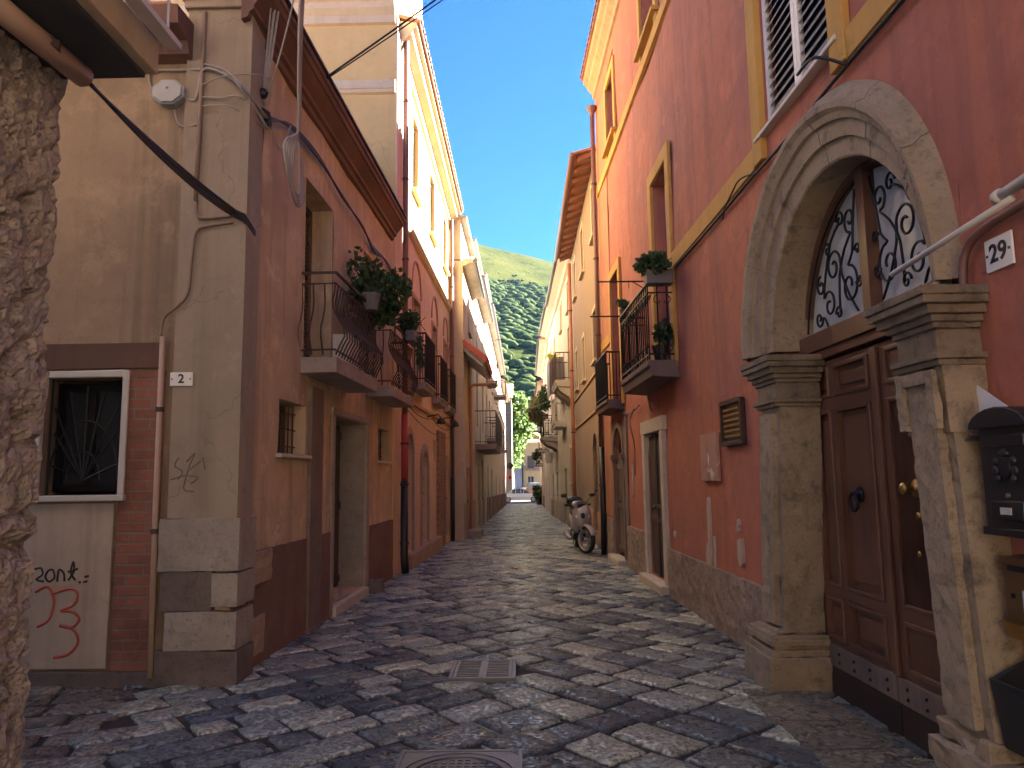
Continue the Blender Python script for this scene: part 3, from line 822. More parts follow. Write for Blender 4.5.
    shutters(h, T, 1.66, 2.68, 2.9, 4.9, -.28); shutters(h, T, 4.22, 5.08, 2.92, 4.86, -.28)
    b1 = balcony(h, T, 1.55, 3.45, .40, 2.89, .17, .92, 'belly', 'rustiron', moulded=False)
    b2 = balcony(h, T, 4.45, 6.2, .38, 2.93, .15, .95, 'belly', 'rustiron', moulded=False)
    # alley wall: window, brick patch, lintel band, whitewash, scrawls
    g = MB(); g.box(AL, .60, .945, .0, .028, .1, 2.53, seg=.2); g.build('brick_patch', M['brick'], h)
    g = MB(); g.box(AL, .64, 2.3, .0, .035, 2.555, 2.77, seg=.2); g.build('lintel_band', M['hb_dado2'], h, rough=(.01, .15))
    g = MB(); g.box(AL, .98, 2.4, .0, .022, .12, 1.43, seg=.2); g.build('whitewash_patch', M['wht_pl'], h, rough=(.008, .3))
    g = MB(); g.box(AL, .56, 2.4, 0, .06, -.1, .095, seg=.1); g.build('base_course', M['darkstone'], h, rough=(.02, .1))
    w = window(h, AL, 1.0, 1.60, 1.53, 2.45, -.17, 'iron', cross=0)
    surround(h, AL, .95, 1.62, 1.5, 2.48, .055, .045, 'offwhite', name='window_surround')
    sill(h, AL, .88, 1.7, 1.5, .07, .05, 'offwhite')
    g = MB(); cx, cz = 1.3, 1.62
    for k in range(9):
        a = math.pi*(k+.5)/9; g.tube([AL(cx, -.06, cz), AL(cx+math.cos(a)*.42*(.72 if abs(math.cos(a)) > .7 else 1), -.06, cz+math.sin(a)*.8)], .010, 5)
    for rr in (.2, .42): g.tube([AL(cx+math.cos(math.pi*k/12)*rr*.7, -.06, cz+math.sin(math.pi*k/12)*rr*1.2) for k in range(13)], .008, 5)
    for s in (.97, 1.6): g.tube([AL(s, -.06, 1.5), AL(s, -.06, 2.48)], .01, 5)
    g.build('sunburst_grille', M['iron'], w)
    def scrawl(strokes, r, mat, d, name='graffiti'):
        g = MB()
        for st in strokes:
            pts = smooth_path([AL(s, d, z) for s, z in st], 5); g.tube(pts, r, 6)
        g.build(name, M[mat], h, smooth=True)
    # black letters "ont.," and a red curl under them
    k = .5
    def S(px, py): return (1.62-(px-36)*.0083, .815-(py-577)*.0083)
    scrawl([[S(38, 566), S(44, 565), S(46, 571), S(40, 576), S(48, 578)], [S(52, 567), S(49, 573), S(53, 578), S(58, 574), S(56, 567), S(52, 567)],
            [S(61, 578), S(62, 567), S(67, 570), S(68, 578)], [S(72, 577), S(77, 568), S(76, 559), S(74, 570), S(79, 577)], [S(71, 569), S(81, 566)], [S(83, 578), S(84, 580)], [S(88, 574), S(92, 573)], [S(87, 579), S(91, 578)]], .011, 'graff_k', .016)
    scrawl([[S(40, 588), S(52, 583), S(59, 597), S(55, 614), S(44, 621)], [S(56, 590), S(74, 585), S(82, 590), S(78, 601), S(66, 606), S(78, 607), S(85, 614), S(78, 622), S(66, 620), S(80, 624), S(85, 636), S(76, 647), S(62, 650)]], .013, 'graff_r', .016)
    def P(px, py): return (.5-(px-183)*.0082, 1.6-(py-490)*.0082)
    scrawl([[P(190, 466), P(186, 474), P(194, 480), P(190, 488)], [P(198, 470), P(206, 462), P(200, 478), P(212, 470)], [P(183, 488), P(196, 484), P(210, 486), P(203, 492)], [P(200, 478), P(196, 497), P(206, 500)], [P(214, 466), P(217, 478)]], .006, 'graff_g', .049)
    return h
M['greystone2'] = stone('brown_stone_strip', (.17, .12, .095), (.24, .17, .135), pit=.4, off=12)
M['quoin'] = stone('tan_quoin', (.34, .23, .15), (.42, .30, .2), pit=.4, off=13)
M['hb_dado2'] = plaster('brown_lintel_band', (.13, .07, .05), off=33)
corner_house()

def salmon_house():
    h = thing('tall_house', 'tall house, salmon below and sunlit cream above, with dark iron balconies', 'house', (-2.3, 12.6, 0))
    T = CR; L = T.L
    doors = [(1.95, 2.8), (4.75, 5.5), (7.0, 7.7)]
    ops = [(a, b, 3.45, 5.2, 0, .2) for a, b in doors]
    ops += [(1.15, 1.9, .25, 2.05, 1, .25), (3.06, 3.93, .27, 1.75, 1, .35), (5.0, 5.35, 2.0, 2.5, 0, .2), (7.2, 7.9, .05, 2.2, 0, .25)]
    facade(h, T, 0, L, -.4, 6.3, ops, M['pink'], cell=.6, wob=.02, name='lower_wall')
    wins = [(1.9, 2.6), (4.4, 5.2), (6.9, 7.6)]
    # the roof line climbs a little towards the near end
    T0 = T; T = lambda s, d, z: CR(s, d, z+(8.35-s)*.083*max(0, (z-6.3)/3.06))
    facade(h, T, 0, L, 6.3, 9.3, [(a, b, 7.25, 8.65, 0, .2) for a, b in wins], M['cream'], cell=.8, wob=.015, name='upper_wall')
    g = MB(); g.box(T, 0, 1.45, .0, .035, 6.45, 9.28); g.build('corner_shade_strip', M['pink'], h)  # salmon colour stands in for the shade on the near corner
    facade(h, CRN, 0, 6.8, -.4, 11.2, [], M['cream'], name='gable_wall', ends=.3)
    shell(h, T0, .3, L, -.4, 9.2, 6.5, M['cream'])
    g = MB(); g.sweep(CRN, [(0, 8.42), (.05, 8.44), (.05, 8.5), (.07, 8.51), (.07, 8.6), (.05, 8.61), (.05, 8.68), (0, 8.7)], 0, 6.8); g.build('band', M['cream_trim'], h)
    g = MB(); g.sweep(CRN, [(0, 9.75), (.06, 9.77), (.07, 9.9), (.16, 10.0), (.18, 10.1), (.26, 10.15), (.26, 10.25), (0, 10.4)], 0, 6.8); g.build('cornice', M['cream_trim'], h)
    g = MB(); g.sweep(T, [(0, 6.28), (.05, 6.3), (.09, 6.36), (.09, 6.42), (.03, 6.46), (0, 6.46)], 0, L); g.build('string_course', M['cream_trim'], h)
    g = MB(); g.sweep(T, [(-.02, 8.93), (.05, 8.95), (.08, 9.05), (.24, 9.14), (.27, 9.22), (.34, 9.25), (.34, 9.32), (-.02, 9.36)], .3, L+.1); g.build('eave_moulding', M['cream_trim'], h)
    tiled_roof(h, T, .3, L+.1, .40, 9.36, 6.5, .27)
    g = MB(); g.box(T0, .32, 3.55, -5, -.06, 9.45, 13.4); g.build('attic_wall', M['cream'], h)
    for a, b in doors:
        shutters(h, T, a+.01, b-.01, 3.47, 5.18, -.14, 'greywood', 'greywood')
        surround(h, T, a, b, 3.45, 5.2, .1, .02, 'pink2')
        g = MB(); m = (a+b)/2; r = (b-a)/2+.15
        g.tube([T(m-r*math.cos(math.pi*k/14), .005, 5.35+r*math.sin(math.pi*k/14)*1.15) for k in range(15)], .03, 6); g.build('blind_arch', M['pink2'], h)
    for a, b in wins:
        shutters(h, T, a+.01, b-.01, 7.26, 8.64, -.1, 'greywood', 'greywood'); sill(h, T, a-.1, b+.1, 7.25, .1, .07, 'cream_trim')
    for s0, s1, d in ((1.85, 3.25, .30), (4.65, 5.95, .24), (6.85, 8.15, .22)):
        balcony(h, T, s0, s1, d, 3.46, .13, .98, 'bars', 'iron', step=.055)
    plank_door(h, T0, 3.07, 3.92, .28, 1.75, -.10, 'door2', arch=1); plank_door(h, T0, 7.21, 7.89, .06, 2.18, -.08, 'door2')
    g = MB()
    r = .375; outl = [(1.16, .26), (1.16, 2.05)]+[(1.525-r*math.cos(math.pi*k/10), 2.05+r*math.sin(math.pi*k/10)) for k in range(1, 10)]+[(1.89, 2.05), (1.89, .26)]
    g.prism(T, outl, -.26, -.16); g.build('blocked_niche', M['pink2'], h)
    window(h, T, 5.01, 5.34, 2.01, 2.49, -.12, 'browndoor', cross=0)
    for a, b, zz in ((1.15, 1.9, 2.05), (3.06, 3.93, 1.75)):
        g = MB(); m = (a+b)/2; r = (b-a)/2+.07
        for s in (a-.07, b+.07): g.box(T, s-.07, s+.07, 0, .04, .1, zz)
        for k in range(14):
            a0, a1 = math.pi*k/14, math.pi*(k+1)/14-.02
            q = [(m-rr*math.cos(aa), zz+rr*math.sin(aa)) for rr, aa in ((r-.07, a0), (r+.08, a0), (r+.08, a1), (r-.07, a1))]
            g.prism(T, q, .001, .04)
        g.build('stone_arch', M['greystone'], h, bevel=.008)
    g = MB(); g.box(T, 5.5, 6.9, .0, .06, -.3, 2.75, seg=.3); g.build('brick_pier', M['brick_y'], h, rough=(.02, .2))
    for a, b in ((1.0, 5.4),):
        g = MB(); g.box(T, a, b, .0, .16, -.2, .24, seg=.2); g.build('base_kerb', M['quoin'], h, rough=(.02, .2), bevel=.01)
    g = MB(); g.box(T, .0, L, 0, .05, 3.02, 3.08); g.build('thin_band', M['pink2'], h)
M['pink2'] = plaster('salmon_trim', (.46, .25, .16), off=34)
salmon_house()

def d_house(name, label, s0, s1, zg, za, wall, attic, doors, base=None, sidewall=None, balc=None, T=D1, sill_z=(3.6, 5.6), attic_back=1.3):
    c = T(s0, 0, 0)
    h = thing(name, label, 'house', (c.x-.2, c.y+.1, gz(c.y)))
    z0 = gz(c.y+10)-.8
    ops = []; n = max(1, int((s1-s0)/2.6)); step = (s1-s0)/n
    wins = [s0+step*(i+.5) for i in range(n)]
    for m in wins:
        ops.append((m-.45, m+.45, 3.45, 5.4, 0, .2)); ops.append((m-.38, m+.38, 6.1, 7.3, 0, .2))
    for a, b, top in doors: ops.append((a, b, gz(T(a, 0, 0).y)+.02, top, 0, .25))
    facade(h, T, s0, s1, z0, zg, ops, wall, name='wall')
    shell(h, T, s0, s1-.0, z0, zg-.05, 6, sidewall or wall)
    for i, m in enumerate(wins):
        shutters(h, T, m-.44, m+.44, 3.47, 5.38, -.12, 'greywood', 'greywood', gap=.09)
        window(h, T, m-.37, m+.37, 6.12, 7.28, -.14, 'offwhite'); sill(h, T, m-.48, m+.48, 6.1, .08, .06)
    for a, b, top in doors: plank_door(h, T, a+.01, b-.01, gz(T(a, 0, 0).y)+.03, top-.02, -.07, 'door3')
    g = MB(); g.sweep(T, [(-.02, zg-.16), (.12, zg-.1), (.30, zg-.04), (.33, zg+.05), (-.02, zg+.07)], s0, s1); g.build('eave', M['offwhite_st'], h)
    g = MB(); g.tube([T(s0, .36, zg+.0), T(s1, .36, zg+.0)], .07, 8); g.build('gutter', M['greyiron'], h)
    if za:
        g = MB(); g.box(T, s0+.05, s1-.6, -6, -.06 if za else -1, zg+.07, za); a = g.build('attic_wall', attic, h)
        g = MB(); g.sweep(T, [(.12, za), (.12, za+.09), (-6, za+.7), (-6, za)], s0, s1-.5); g.build('attic_roof', M['greystone'], h)
        w = MB()
        m = (s0+s1-.6)/2; w.box(T, m-.4, m+.4, -.058, -.03, zg+.35, za-.2); w.build('attic_window', M['greywood'], h)
    else: tiled_roof(h, T, s0, s1, .4, zg+.09, 6, .3, pitch=.3)
    if base:
        g = MB(); k = s0
        edges = sorted([s0]+[e for a, b, t in doors for e in (a-.12, b+.12)]+[s1])
        for a, b in zip(edges[::2], edges[1::2]):
            if b-a > .1: g = MB(); g.box(T, a, b, 0, .03, z0, gz(T(a, 0, 0).y)+1.0); g.build('dado', base, h)
    return h
M['offwhite_st'] = plaster('pale_eave', (.5, .43, .34), off=36)
h = d_house('narrow_house', 'narrow house with a bare brown side wall and flat attic beside the cream house', 0, 4.3, 7.85, 9.12, M['d1'], M['d1'], [(.9, 1.9, 1.9)], M['quoin'], M['d1side'])
# red tiled canopy of the narrow house
g = MB(); T = D1
g.sweep(T, [(0, 5.35), (.62, 4.85), (.66, 4.88), (.66, 4.98), (0, 5.48)], -.08, 3.6); o = g.build('canopy', M['awning'], h)
g = MB()
for k in range(17): g.tube([T(.0+k*.215, .68, 4.98), T(.0+k*.215, 0, 5.50)], .055, 6)
g.build('canopy_tiles', M['awning'], o)
g = MB(); g.sweep(T, [(0, 5.33), (.60, 4.845), (.60, 4.83), (0, 5.31)], -.06, 3.58)
for k in range(5): s = .1+.8*k; g.sweep(T, [(0, 5.3), (.55, 4.83), (.55, 4.76), (0, 5.22)], s, s+.07)
g.build('canopy_soffit', M['white'], o)
h = d_house('white_house', 'white plastered house with a long pale balcony over its doorways', 4.3, 11.7, 8.55, 9.85, M['white_pl'], M['white_pl'], [(6.2, 7.2, 2.1), (8.6, 9.8, 2.3)], M['grey_pl'])
o = balcony(h, D1, 4.8, 10.6, .75, 2.75, .18, 1.15, 'bars', 'greyiron', step=.16)
h = d_house('old_house', 'peeling pale old house with attic further down on the shady side', 11.7, 20.15, 9.35, 10.7, M['grey_pl'], M['white_pl'], [(13.2, 14.2, 2.1), (17, 18, 2.0)], M['hb_dado'])
for s in (12.6, 16.6): balcony(h, D1, s, s+2, .55, 3.35, .14, .95, 'bars', 'greyiron', step=.16)
for s in (12.7,): balcony(h, D1, s, s+1.8, .5, 6.0, .14, .95, 'bars', 'greyiron', step=.16)
h = d_house('grey_house', 'weathered grey house near the dark round road sign', 0, 14, 9.3, None, M['grey_pl'], None, [(3, 4, 1.7), (9, 10, 1.6)], M['hb_dado'], T=ER)
for s in (2.2, 7.4): balcony(h, ER, s, s+2, .55, 3.35, .14, .95, 'bars', 'greyiron', step=.2)
balcony(h, ER, 1, 3, .7, 6.3, .14, .95, 'bars', 'rustiron', step=.2)
h = d_house('dark_house', 'dark stained house where the street opens onto the sunny square', 14, 29, 8.7, None, M['icol'], None, [(19, 20.2, 1.4), (25, 26, 1.3)], M['hb_dado'], T=ER)
# ================================================================== RIGHT SIDE
def red_house():
    h = thing('red_house', 'long red house with ochre window frames and a carved stone arched doorway', 'house', (2.5, 4.6, 0))
    T = RED; S1 = 15.95
    ops = [(3.60, 5.96, -.3, 2.45, 1.12, .12),                         # portal
           (10.42, 11.5, .13, 2.22, 0, .12),                       # framed door
           (13.62, 14.62, .1, 2.0, 1, .16),                          # niche door
           (9.5, 10.45, 3.05, 5.8, 0, .26), (13.5, 14.45, 2.98, 5.45, 0, .26),
           (4.72, 6.02, 4.47, 7.0, 0, .12),
           (9.8, 10.75, 8.1, 9.8, 0, .24), (13.4, 14.3, 7.95, 9.8, 0, .24), (4.9, 6.0, 8.1, 9.8, 0, .24),
           (1.0, 2.0, 4.47, 6.8, 0, .2)]
    facade(h, T, -.8, S1, -.3, 10.4, ops, M['red'], cell=.5, wob=.025, name='wall')
    g = MB(); g.box(T, -.8, S1, -7, -.45, -.3, 9.9); g.build('rear_wall', M['red'], h)
    g = MB(); g.box(T, S1-1.35, S1, 0, .016, .8, 9.6); g.build('end_strip', M['orange'], h)
    # eave
    g = MB(); g.sweep(T, [(-.02, 10.11), (.05, 10.13), (.07, 10.24), (.16, 10.34), (.18, 10.41), (.25, 10.47), (.27, 10.58), (-.02, 10.61)], -.8, S1+.05); g.build('cornice', M['cornice_y'], h)
    tiled_roof(h, T, -.8, S1+.05, .31, 10.62, 7, .28)
    # ochre string courses and frames
    g = MB()
    for a, b in ((-.8, .78), (2.22, 4.50), (6.24, 9.30), (10.65, 13.3), (14.65, S1-.1)): g.sweep(T, [(0, 4.24), (.045, 4.25), (.05, 4.44), (0, 4.46)], a, b)
    for a, b in ((-.8, S1-.1),): g.sweep(T, [(0, 7.72), (.05, 7.73), (.055, 7.9), (0, 7.92)], a, b)
    g.build('string_course', M['yellow'], h)
    surround(h, T, 9.5, 10.45, 2.96, 5.8, .18, .05, 'yellow', 'door_frame'); surround(h, T, 13.5, 14.45, 2.9, 5.45, .17, .05, 'yellow', 'door_frame')
    surround(h, T, 4.72, 6.02, 4.25, 7.0, .21, .06, 'yellow', 'window_frame')
    for a, b in ((9.8, 10.75), (13.4, 14.3), (4.9, 6.0)): surround(h, T, a, b, 7.93, 9.4, .16, .05, 'yellow', 'window_frame')
    for a, b in ((1.0, 2.0),): surround(h, T, a, b, 4.25, 6.8, .2, .06, 'yellow', 'window_frame')
    for a, b in ((9.8, 10.75), (13.4, 14.3), (4.9, 6.0)):
        window(h, T, a+.01, b-.01, 8.1, 9.78, -.2, 'greywood'); sill(h, T, a-.2, b+.2, 8.1, .12, .07, 'yellow')
    for a, b in ((1.0, 2.0),): shutters(h, T, a+.01, b-.01, 4.49, 6.78, -.1, 'white', 'white')
    # white framed louvred shutters over the portal
    shutters(h, T, 4.74, 6.0, 4.50, 6.98, -.03, 'white', 'louvre', gap=.085)
    g = MB(); g.box(T, 4.60, 6.15, -.1, .075, 4.44, 4.475); g.build('sill', M['offwhite'], h, bevel=.006)
    # balcony doors
    for a, b, z0, z1, m in ((9.5, 10.45, 3.05, 5.8, 'white'), (13.5, 14.45, 2.98, 5.45, 'yellowdoor')):
        window(h, T, a+.01, b-.01, z0, z1-.01, -.2, m, name='balcony_door', cross=3, pane='glass' if m != 'white' else 'curtain')
    balcony(h, T, 9.32, 11.45, .40, 3.05, .2, 1.0, 'scroll', 'iron', slabmat='slab2', step=.12)
    balcony(h, T, 13.45, 15.0, .33, 2.98, .16, .88, 'bars', 'iron', slabmat='slab2', step=.06)
    # rough dado
    g = MB()
    def dado(a, b, z): g = MB(); g.box(T, a, b, 0, .05, -.3, z, seg=.09); g.build('dado', M['dado'], h, rough=(.07, .08))
    dado(6.0, 10.22, .62); dado(11.70, 13.3, .72); dado(14.95, S1-.15, .74); dado(-.8, 2.9, .6)
    # framed street door
    g = MB(); g.box(T, 10.24, 10.42, -.2, .06, -.1, 2.22); g.box(T, 11.5, 11.68, -.2, .06, -.1, 2.22); g.box(T, 10.2, 11.72, -.2, .065, 2.22, 2.42)
    g.build('stone_frame', M['palestone'], h, bevel=.012, rough=(.006, .2))
    g = MB(); g.box(T, 10.22, 11.7, -.2, .16, -.1, .12); g.build('door_step', M['palestone'], h, bevel=.02)
    o = plank_door(h, T, 10.43, 11.49, .13, 2.2, -.02, 'door2', panels=False)
    g = MB(); m = 10.96; g.box(T, m-.04, m+.04, -.018, .004, .15, 2.18)
    for z in (.95, 1.15): g.box(T, 10.46, 11.46, -.019, -.002, z-.03, z+.03)
    g.build('rail', M['door2'], o, bevel=.005)
    # old arched niche door
    g = MB()
    for s in (13.50, 14.62): g.box(T, s, s+.12, 0, .05, .0, 1.9, seg=.1)
    for s in (13.44, 14.58): g.box(T, s, s+.2, 0, .10, 1.9, 2.0, seg=.1)
    for k in range(10):
        a0, a1 = math.pi*k/10, math.pi*(k+1)/10
        q = [(14.12-rr*math.cos(aa), 2.0+rr*math.sin(aa)) for rr, aa in ((.5, a0), (.62, a0), (.62, a1), (.5, a1))]; g.prism(T, q, .001, .05)
    g.box(T, 13.2, 13.5, .0, .03, .1, 2.7, seg=.15); g.box(T, 14.74, 15.0, .0, .03, .1, 2.7, seg=.15)
    g.build('niche_surround', M['greystone2'], h, rough=(.012, .12))
    plank_door(h, T, 13.63, 14.61, .12, 1.92, -.03, 'door3')
    g = MB(); g.box(T, 13.62, 14.62, -.10, -.07, 1.9, 2.5); g.build('fanlight_dark', M['interior'], h)
    g = MB(); g.box(T, 13.5, 14.75, -.28, .2, -.2, .1); g.build('door_step', M['palestone'], h, bevel=.02)
    portal(h)
def rings(g, T, s0, s1, d1, z0, prof, back=-.02, seg=.09):
    """stack of slabs: (extra projection, height) from z0 upward"""
    z = z0
    for e, hh in prof:
        g.box(T, s0-e, s1+e, back, d1+e, z, z+hh, seg=seg); z += hh
def portal(h):
    T = RED; SCn, ZS = 4.80, 2.55
    RI, RO = .985, 1.49
    def SQ(r, a): return SCn+max(0, r-RI)/(RO-RI)*.17-(RI+(r-RI)*.78)*math.cos(a)
    # moulded arch: (radius, d) section swept round
    sec = [(RI, -.30), (RI, .13), (RI+.012, .14), (RI+.13, .14), (RI+.135, .165), (RI+.25, .165), (RI+.255, .19), (RI+.30, .20), (RI+.33, .225), (RI+.37, .225), (RI+.395, .17), (RO-.04, .13), (RO, .075), (RO, -.02)]
    g = MB(); K = 64; n = len(sec); b = len(g.v)
    for i in range(K+1):
        a = math.pi*i/K
        for r, d in sec:
            q = r+noise.noise(Vector((a*4, r*5, 3)))*.006
            sq = SQ(q, a); g.v.append(T(sq, d+(.055*(sq-3.45)-.115 if d > 0 else 0)+noise.noise(Vector((a*6, r*9, 7)))*.006, ZS+q*1.10*math.sin(a)))
    for i in range(K):
        for j in range(n): g.f.append([b+i*n+j, b+i*n+(j+1) % n, b+(i+1)*n+(j+1) % n, b+(i+1)*n+j]); g.mi.append(0)
    p = g.build('portal', M['portal'], h)
    # joints between the voussoirs
    for a in (.55, 1.0, 1.52, 2.1, 2.6):
        pts = []
        for r, d in sec[1:-1]:
            sq = SQ(r, a+noise.noise(Vector((r*6, a, 0)))*.03); pts.append(T(sq, d+.055*(sq-3.45)-.114, ZS+r*1.10*math.sin(a)))
        g = MB(); g.tube(pts, .0028, 4); g.build('joint', M['darkstone'], p)
    for side in (-1, 1):
        c = (5.82+.185) if side > 0 else (3.71-.165); hw = .185 if side > 0 else .165
        kk = -.10 if side > 0 else .07
        T = lambda s, d, z, kk=kk: RED(s+kk*z, d, z)
        s0, s1 = c-hw, c+hw
        dk = M['portal'] if side < 0 else M['portal_dark']
        g = MB()
        g.box(T, s0, s1, -.12, .19, .42, 2.1, seg=.055); g.box(T, s0+.055, s1-.055, .19, .235, .46, 2.05, seg=.055)
        if side < 0:
            g.box(T, s0-.01, s1+.02, -.1, .21, 1.78, 2.1, seg=.05)
            for q in ((s0+.0, s0+.06), (s1-.06, s1)): g.box(T, q[0], q[1], .236, .262, 1.8, 2.08, seg=.04)
            g.box(T, s0+.06, s1-.06, .236, .262, 2.02, 2.08, seg=.04)
        g.build('pilaster', M['portal'], p, rough=(.03, .07))
        g = MB(); rings(g, T, s0+.01, s1-.01, .20, 2.1, [(.03, .03), (.05, .03), (.02, .12), (.035, .03), (.055, .035), (.085, .045), (.115, .04), (.125, .045)], back=-.12, seg=.07)
        g.build('capital', M['portal_dark'], p, rough=(.014, .07), bevel=.006)
        g = MB()
        if side > 0: rings(g, T, s0+.01, s1-.01, .22, -.15, [(.12, .40), (.10, .05), (.07, .03), (.10, .045), (.085, .03), (.04, .03)], back=-.12, seg=.07)
        else: rings(g, T, s0+.0, s1-.0, .2, -.15, [(.10, .28), (.05, .12), (.07, .1), (.03, .08)], back=-.12, seg=.06)
        g.build('plinth', M['portal'], p, rough=(.03 if side > 0 else .07, .09), bevel=.008)
    # worn rubble foot beside the near pilaster
    T = RED
    g = MB(); g.box(T, 2.9, 3.28, -.02, .10, -.1, .52, seg=.06); g.build('rubble_edge', M['rubble'], p, rough=(.07, .08))
    # ---------------- double door
    dd = -.14; s0, s1 = 3.66, 5.85; mid = 4.76
    o = None
    def leaf(a, b, cols):
        nonlocal o
        g = MB(); g.box(T, a, b, dd-.07, dd-.02, .36, 2.42)
        # stiles and rails proud of the sunk panels
        zs = [(.36, .40), (.70, .78), (2.06, 2.15), (2.38, 2.42)]
        rows = [(.40, .70), (.78, 2.06), (2.15, 2.38)]
        for z0, z1 in zs: g.box(T, a, b, dd-.02, dd+.012, z0, z1)
        cs = [a]+[e for q in cols for e in q]+[b]
        for x0, x1 in zip(cs[::2], cs[1::2]):
            for z0, z1 in rows: g.box(T, x0, x1, dd-.02, dd+.011, z0, z1)
        lf = g.build('door' if o is None else 'door_leaf', M['door'], h if o is None else o, bevel=.004)
        g = MB()
        for x0, x1 in cols:
            for z0, z1 in rows:
                w = .028
                g.box(T, x0, x0+w, dd-.02, dd+.026, z0, z1); g.box(T, x1-w, x1, dd-.02, dd+.026, z0, z1)
                g.box(T, x0+w, x1-w, dd-.02, dd+.026, z0, z0+w); g.box(T, x0+w, x1-w, dd-.02, dd+.026, z1-w, z1)
                k = .07
                if x1-x0 > .25: g.box(T, x0+k, x1-k, dd-.02, dd-.004, z0+k, z1-k)
        g.build('panel_moulding', M['door'], lf if o is None else o, bevel=.006)
        if o is None: o = lf
        return lf
    leaf(mid+.004, s1, [(mid+.11, 5.37), (5.45, 5.73)])
    leaf(s0, mid-.004, [(4.15, mid-.11), (3.79, 4.07)])
    g = MB(); g.box(T, mid-.035, mid+.035, dd+.013, dd+.04, .36, 2.40); g.build('meeting_stile', M['door'], o, bevel=.006)
    g = MB(); g.box(T, s0, mid-.006, dd-.03, dd+.03, .20, .355); g.box(T, mid+.006, s1, dd-.03, dd+.03, .20, .355); k = g.build('kick_board', M['door_grey'], o, bevel=.006)
    g = MB()
    for s in (3.85, 4.05, 4.25, 4.45, 4.65, 4.88, 5.10, 5.32, 5.54, 5.74):
        for z in (.245, .305): g = MB(); g.blob(T(s, dd+.031, z), .012, u=6, v=4); g.build('stud', M['iron'], k)
    g = MB(); g.box(T, s0, mid-.008, dd-.03, dd+.02, -.04, .198); g.box(T, mid+.008, s1, dd-.03, dd+.02, -.04, .198); g.build('kick_plate', M['kick'], o, bevel=.004)
    # ring knocker on the far leaf, knob and lock on the near one
    g = MB(); pass
    g.lathe(T, (5.12, dd, 1.45), [(.05, .0), (.05, .012), (.035, .02), (.018, .03), (.012, .05), (0, .052)], 14, axis='d')
    g.tube([T(5.12+.052*math.sin(2*math.pi*i/20), dd+.05, 1.40+.06*math.cos(2*math.pi*i/20)) for i in range(21)], .011, 8)
    g.build('knocker', M['iron'], o, smooth=True)
    g = MB(); g.lathe(T, (4.42, dd, 1.50), [(.055, .0), (.055, .012), (.02, .02), (.016, .055), (.03, .065), (.038, .085), (.03, .1), (0, .105)], 16, axis='d'); g.build('door_knob', M['brass'], o, smooth=True)
    g = MB(); g.lathe(T, (4.42, dd, 1.34), [(.022, .0), (.022, .014), (.012, .018), (0, .018)], 12, axis='d'); g.build('keyhole', M['brass'], o, smooth=True); g = MB(); g.lathe(T, (4.44, dd, 1.12), [(.018, .0), (.018, .012), (0, .014)], 10, axis='d'); g.build('keyhole', M['brass'], o, smooth=True)
    # lintel bar and fanlight
    g = MB(); g.box(T, s0, s1, dd-.08, dd+.05, 2.44, 2.50); g.box(T, s0, s1, dd-.08, dd+.075, 2.505, 2.64)
    z0 = 2.64; Rf = 1.10; ZF = 2.46
    g.box(T, mid-.05, mid+.05, dd-.06, dd+.045, z0, ZF+Rf*1.11-.06)
    N = 28; SCn, ZS = 4.78, ZF; a0 = math.asin((z0-ZS)/Rf/1.11)
    angs = [a0+(math.pi-2*a0)*i/N for i in range(N+1)]
    for i in range(N):
        q = [(SCn-rr*math.cos(aa), ZS+rr*1.11*math.sin(aa)) for rr, aa in ((Rf-.075, angs[i]), (Rf+.012, angs[i]), (Rf+.012, angs[i+1]), (Rf-.075, angs[i+1]))]
        g.prism(T, q, dd-.06, dd+.03)
    f = g.build('fanlight', M['door'], o, bevel=.004)
    g = MB(); outl = [(SCn-(Rf-.05)*math.cos(a), ZS+(Rf-.05)*1.11*math.sin(a)) for a in angs]; g.prism(T, outl, dd-.05, dd-.04); g.build('glass', M['milk'], f)
    # wrought scrolls
    g = MB()
    def spiral(cs, cz, r0, a_0, turns, hand, tail=None, th=.009):
        pts = []
        n = int(14*turns)
        for i in range(n+1):
            t = i/n; r = r0*(1-.78*t); a = a_0+hand*turns*2*math.pi*t
            pts.append((cs+r*math.cos(a), cz+r*math.sin(a)))
        if tail: pts = tail+pts
        P = [T(s, dd+.01, z0+(z-z0)*1.13) for s, z in pts]
        g.tube(smooth_path(P, 2) if tail else P, th, 5)
    def inside(s, z, m=.1): return math.hypot(s-SCn, z-ZS) < Rf-m and z > z0
    for sd in (-1, 1):
        def X(u): return SCn+(mid-SCn)*0+sd*u
        # tall S curves beside the mullion, paired volutes, small curls along the rim
        for (u, z, r, a, tn, hd, tail) in [
            (.26, 2.86, .13, math.pi*.5, 1.3, 1, [(.10, 3.42), (.16, 3.2), (.19, 3.05)]),
            (.20, 3.26, .085, -math.pi*.5, 1.2, 1, [(.42, 2.72), (.40, 2.95), (.30, 3.1)]),
            (.48, 3.03, .11, math.pi*.9, 1.3, -1, [(.16, 2.68), (.27, 2.80), (.36, 2.95)]),
            (.58, 2.80, .10, math.pi*.2, 1.2, 1, [(.36, 3.28), (.50, 3.2), (.62, 3.0)]),
            (.34, 3.30, .06, 0, 1.2, 1, None), (.70, 2.95, .07, math.pi*.5, 1.2, -1, None),
            (.76, 2.74, .06, math.pi, 1.2, 1, [(.62, 2.66), (.66, 2.72)]), (.12, 2.86, .045, 0, 1.1, -1, None), (.44, 2.72, .05, 0, 1.1, 1, None), (.56, 3.16, .05, 1, 1.1, 1, None), (.12, 3.05, .04, 0, 1.1, 1, None)]:
            spiral(X(u), z, r, a if sd > 0 else math.pi-a, tn, hd*sd, [(X(a_), b_) for a_, b_ in tail] if tail else None)
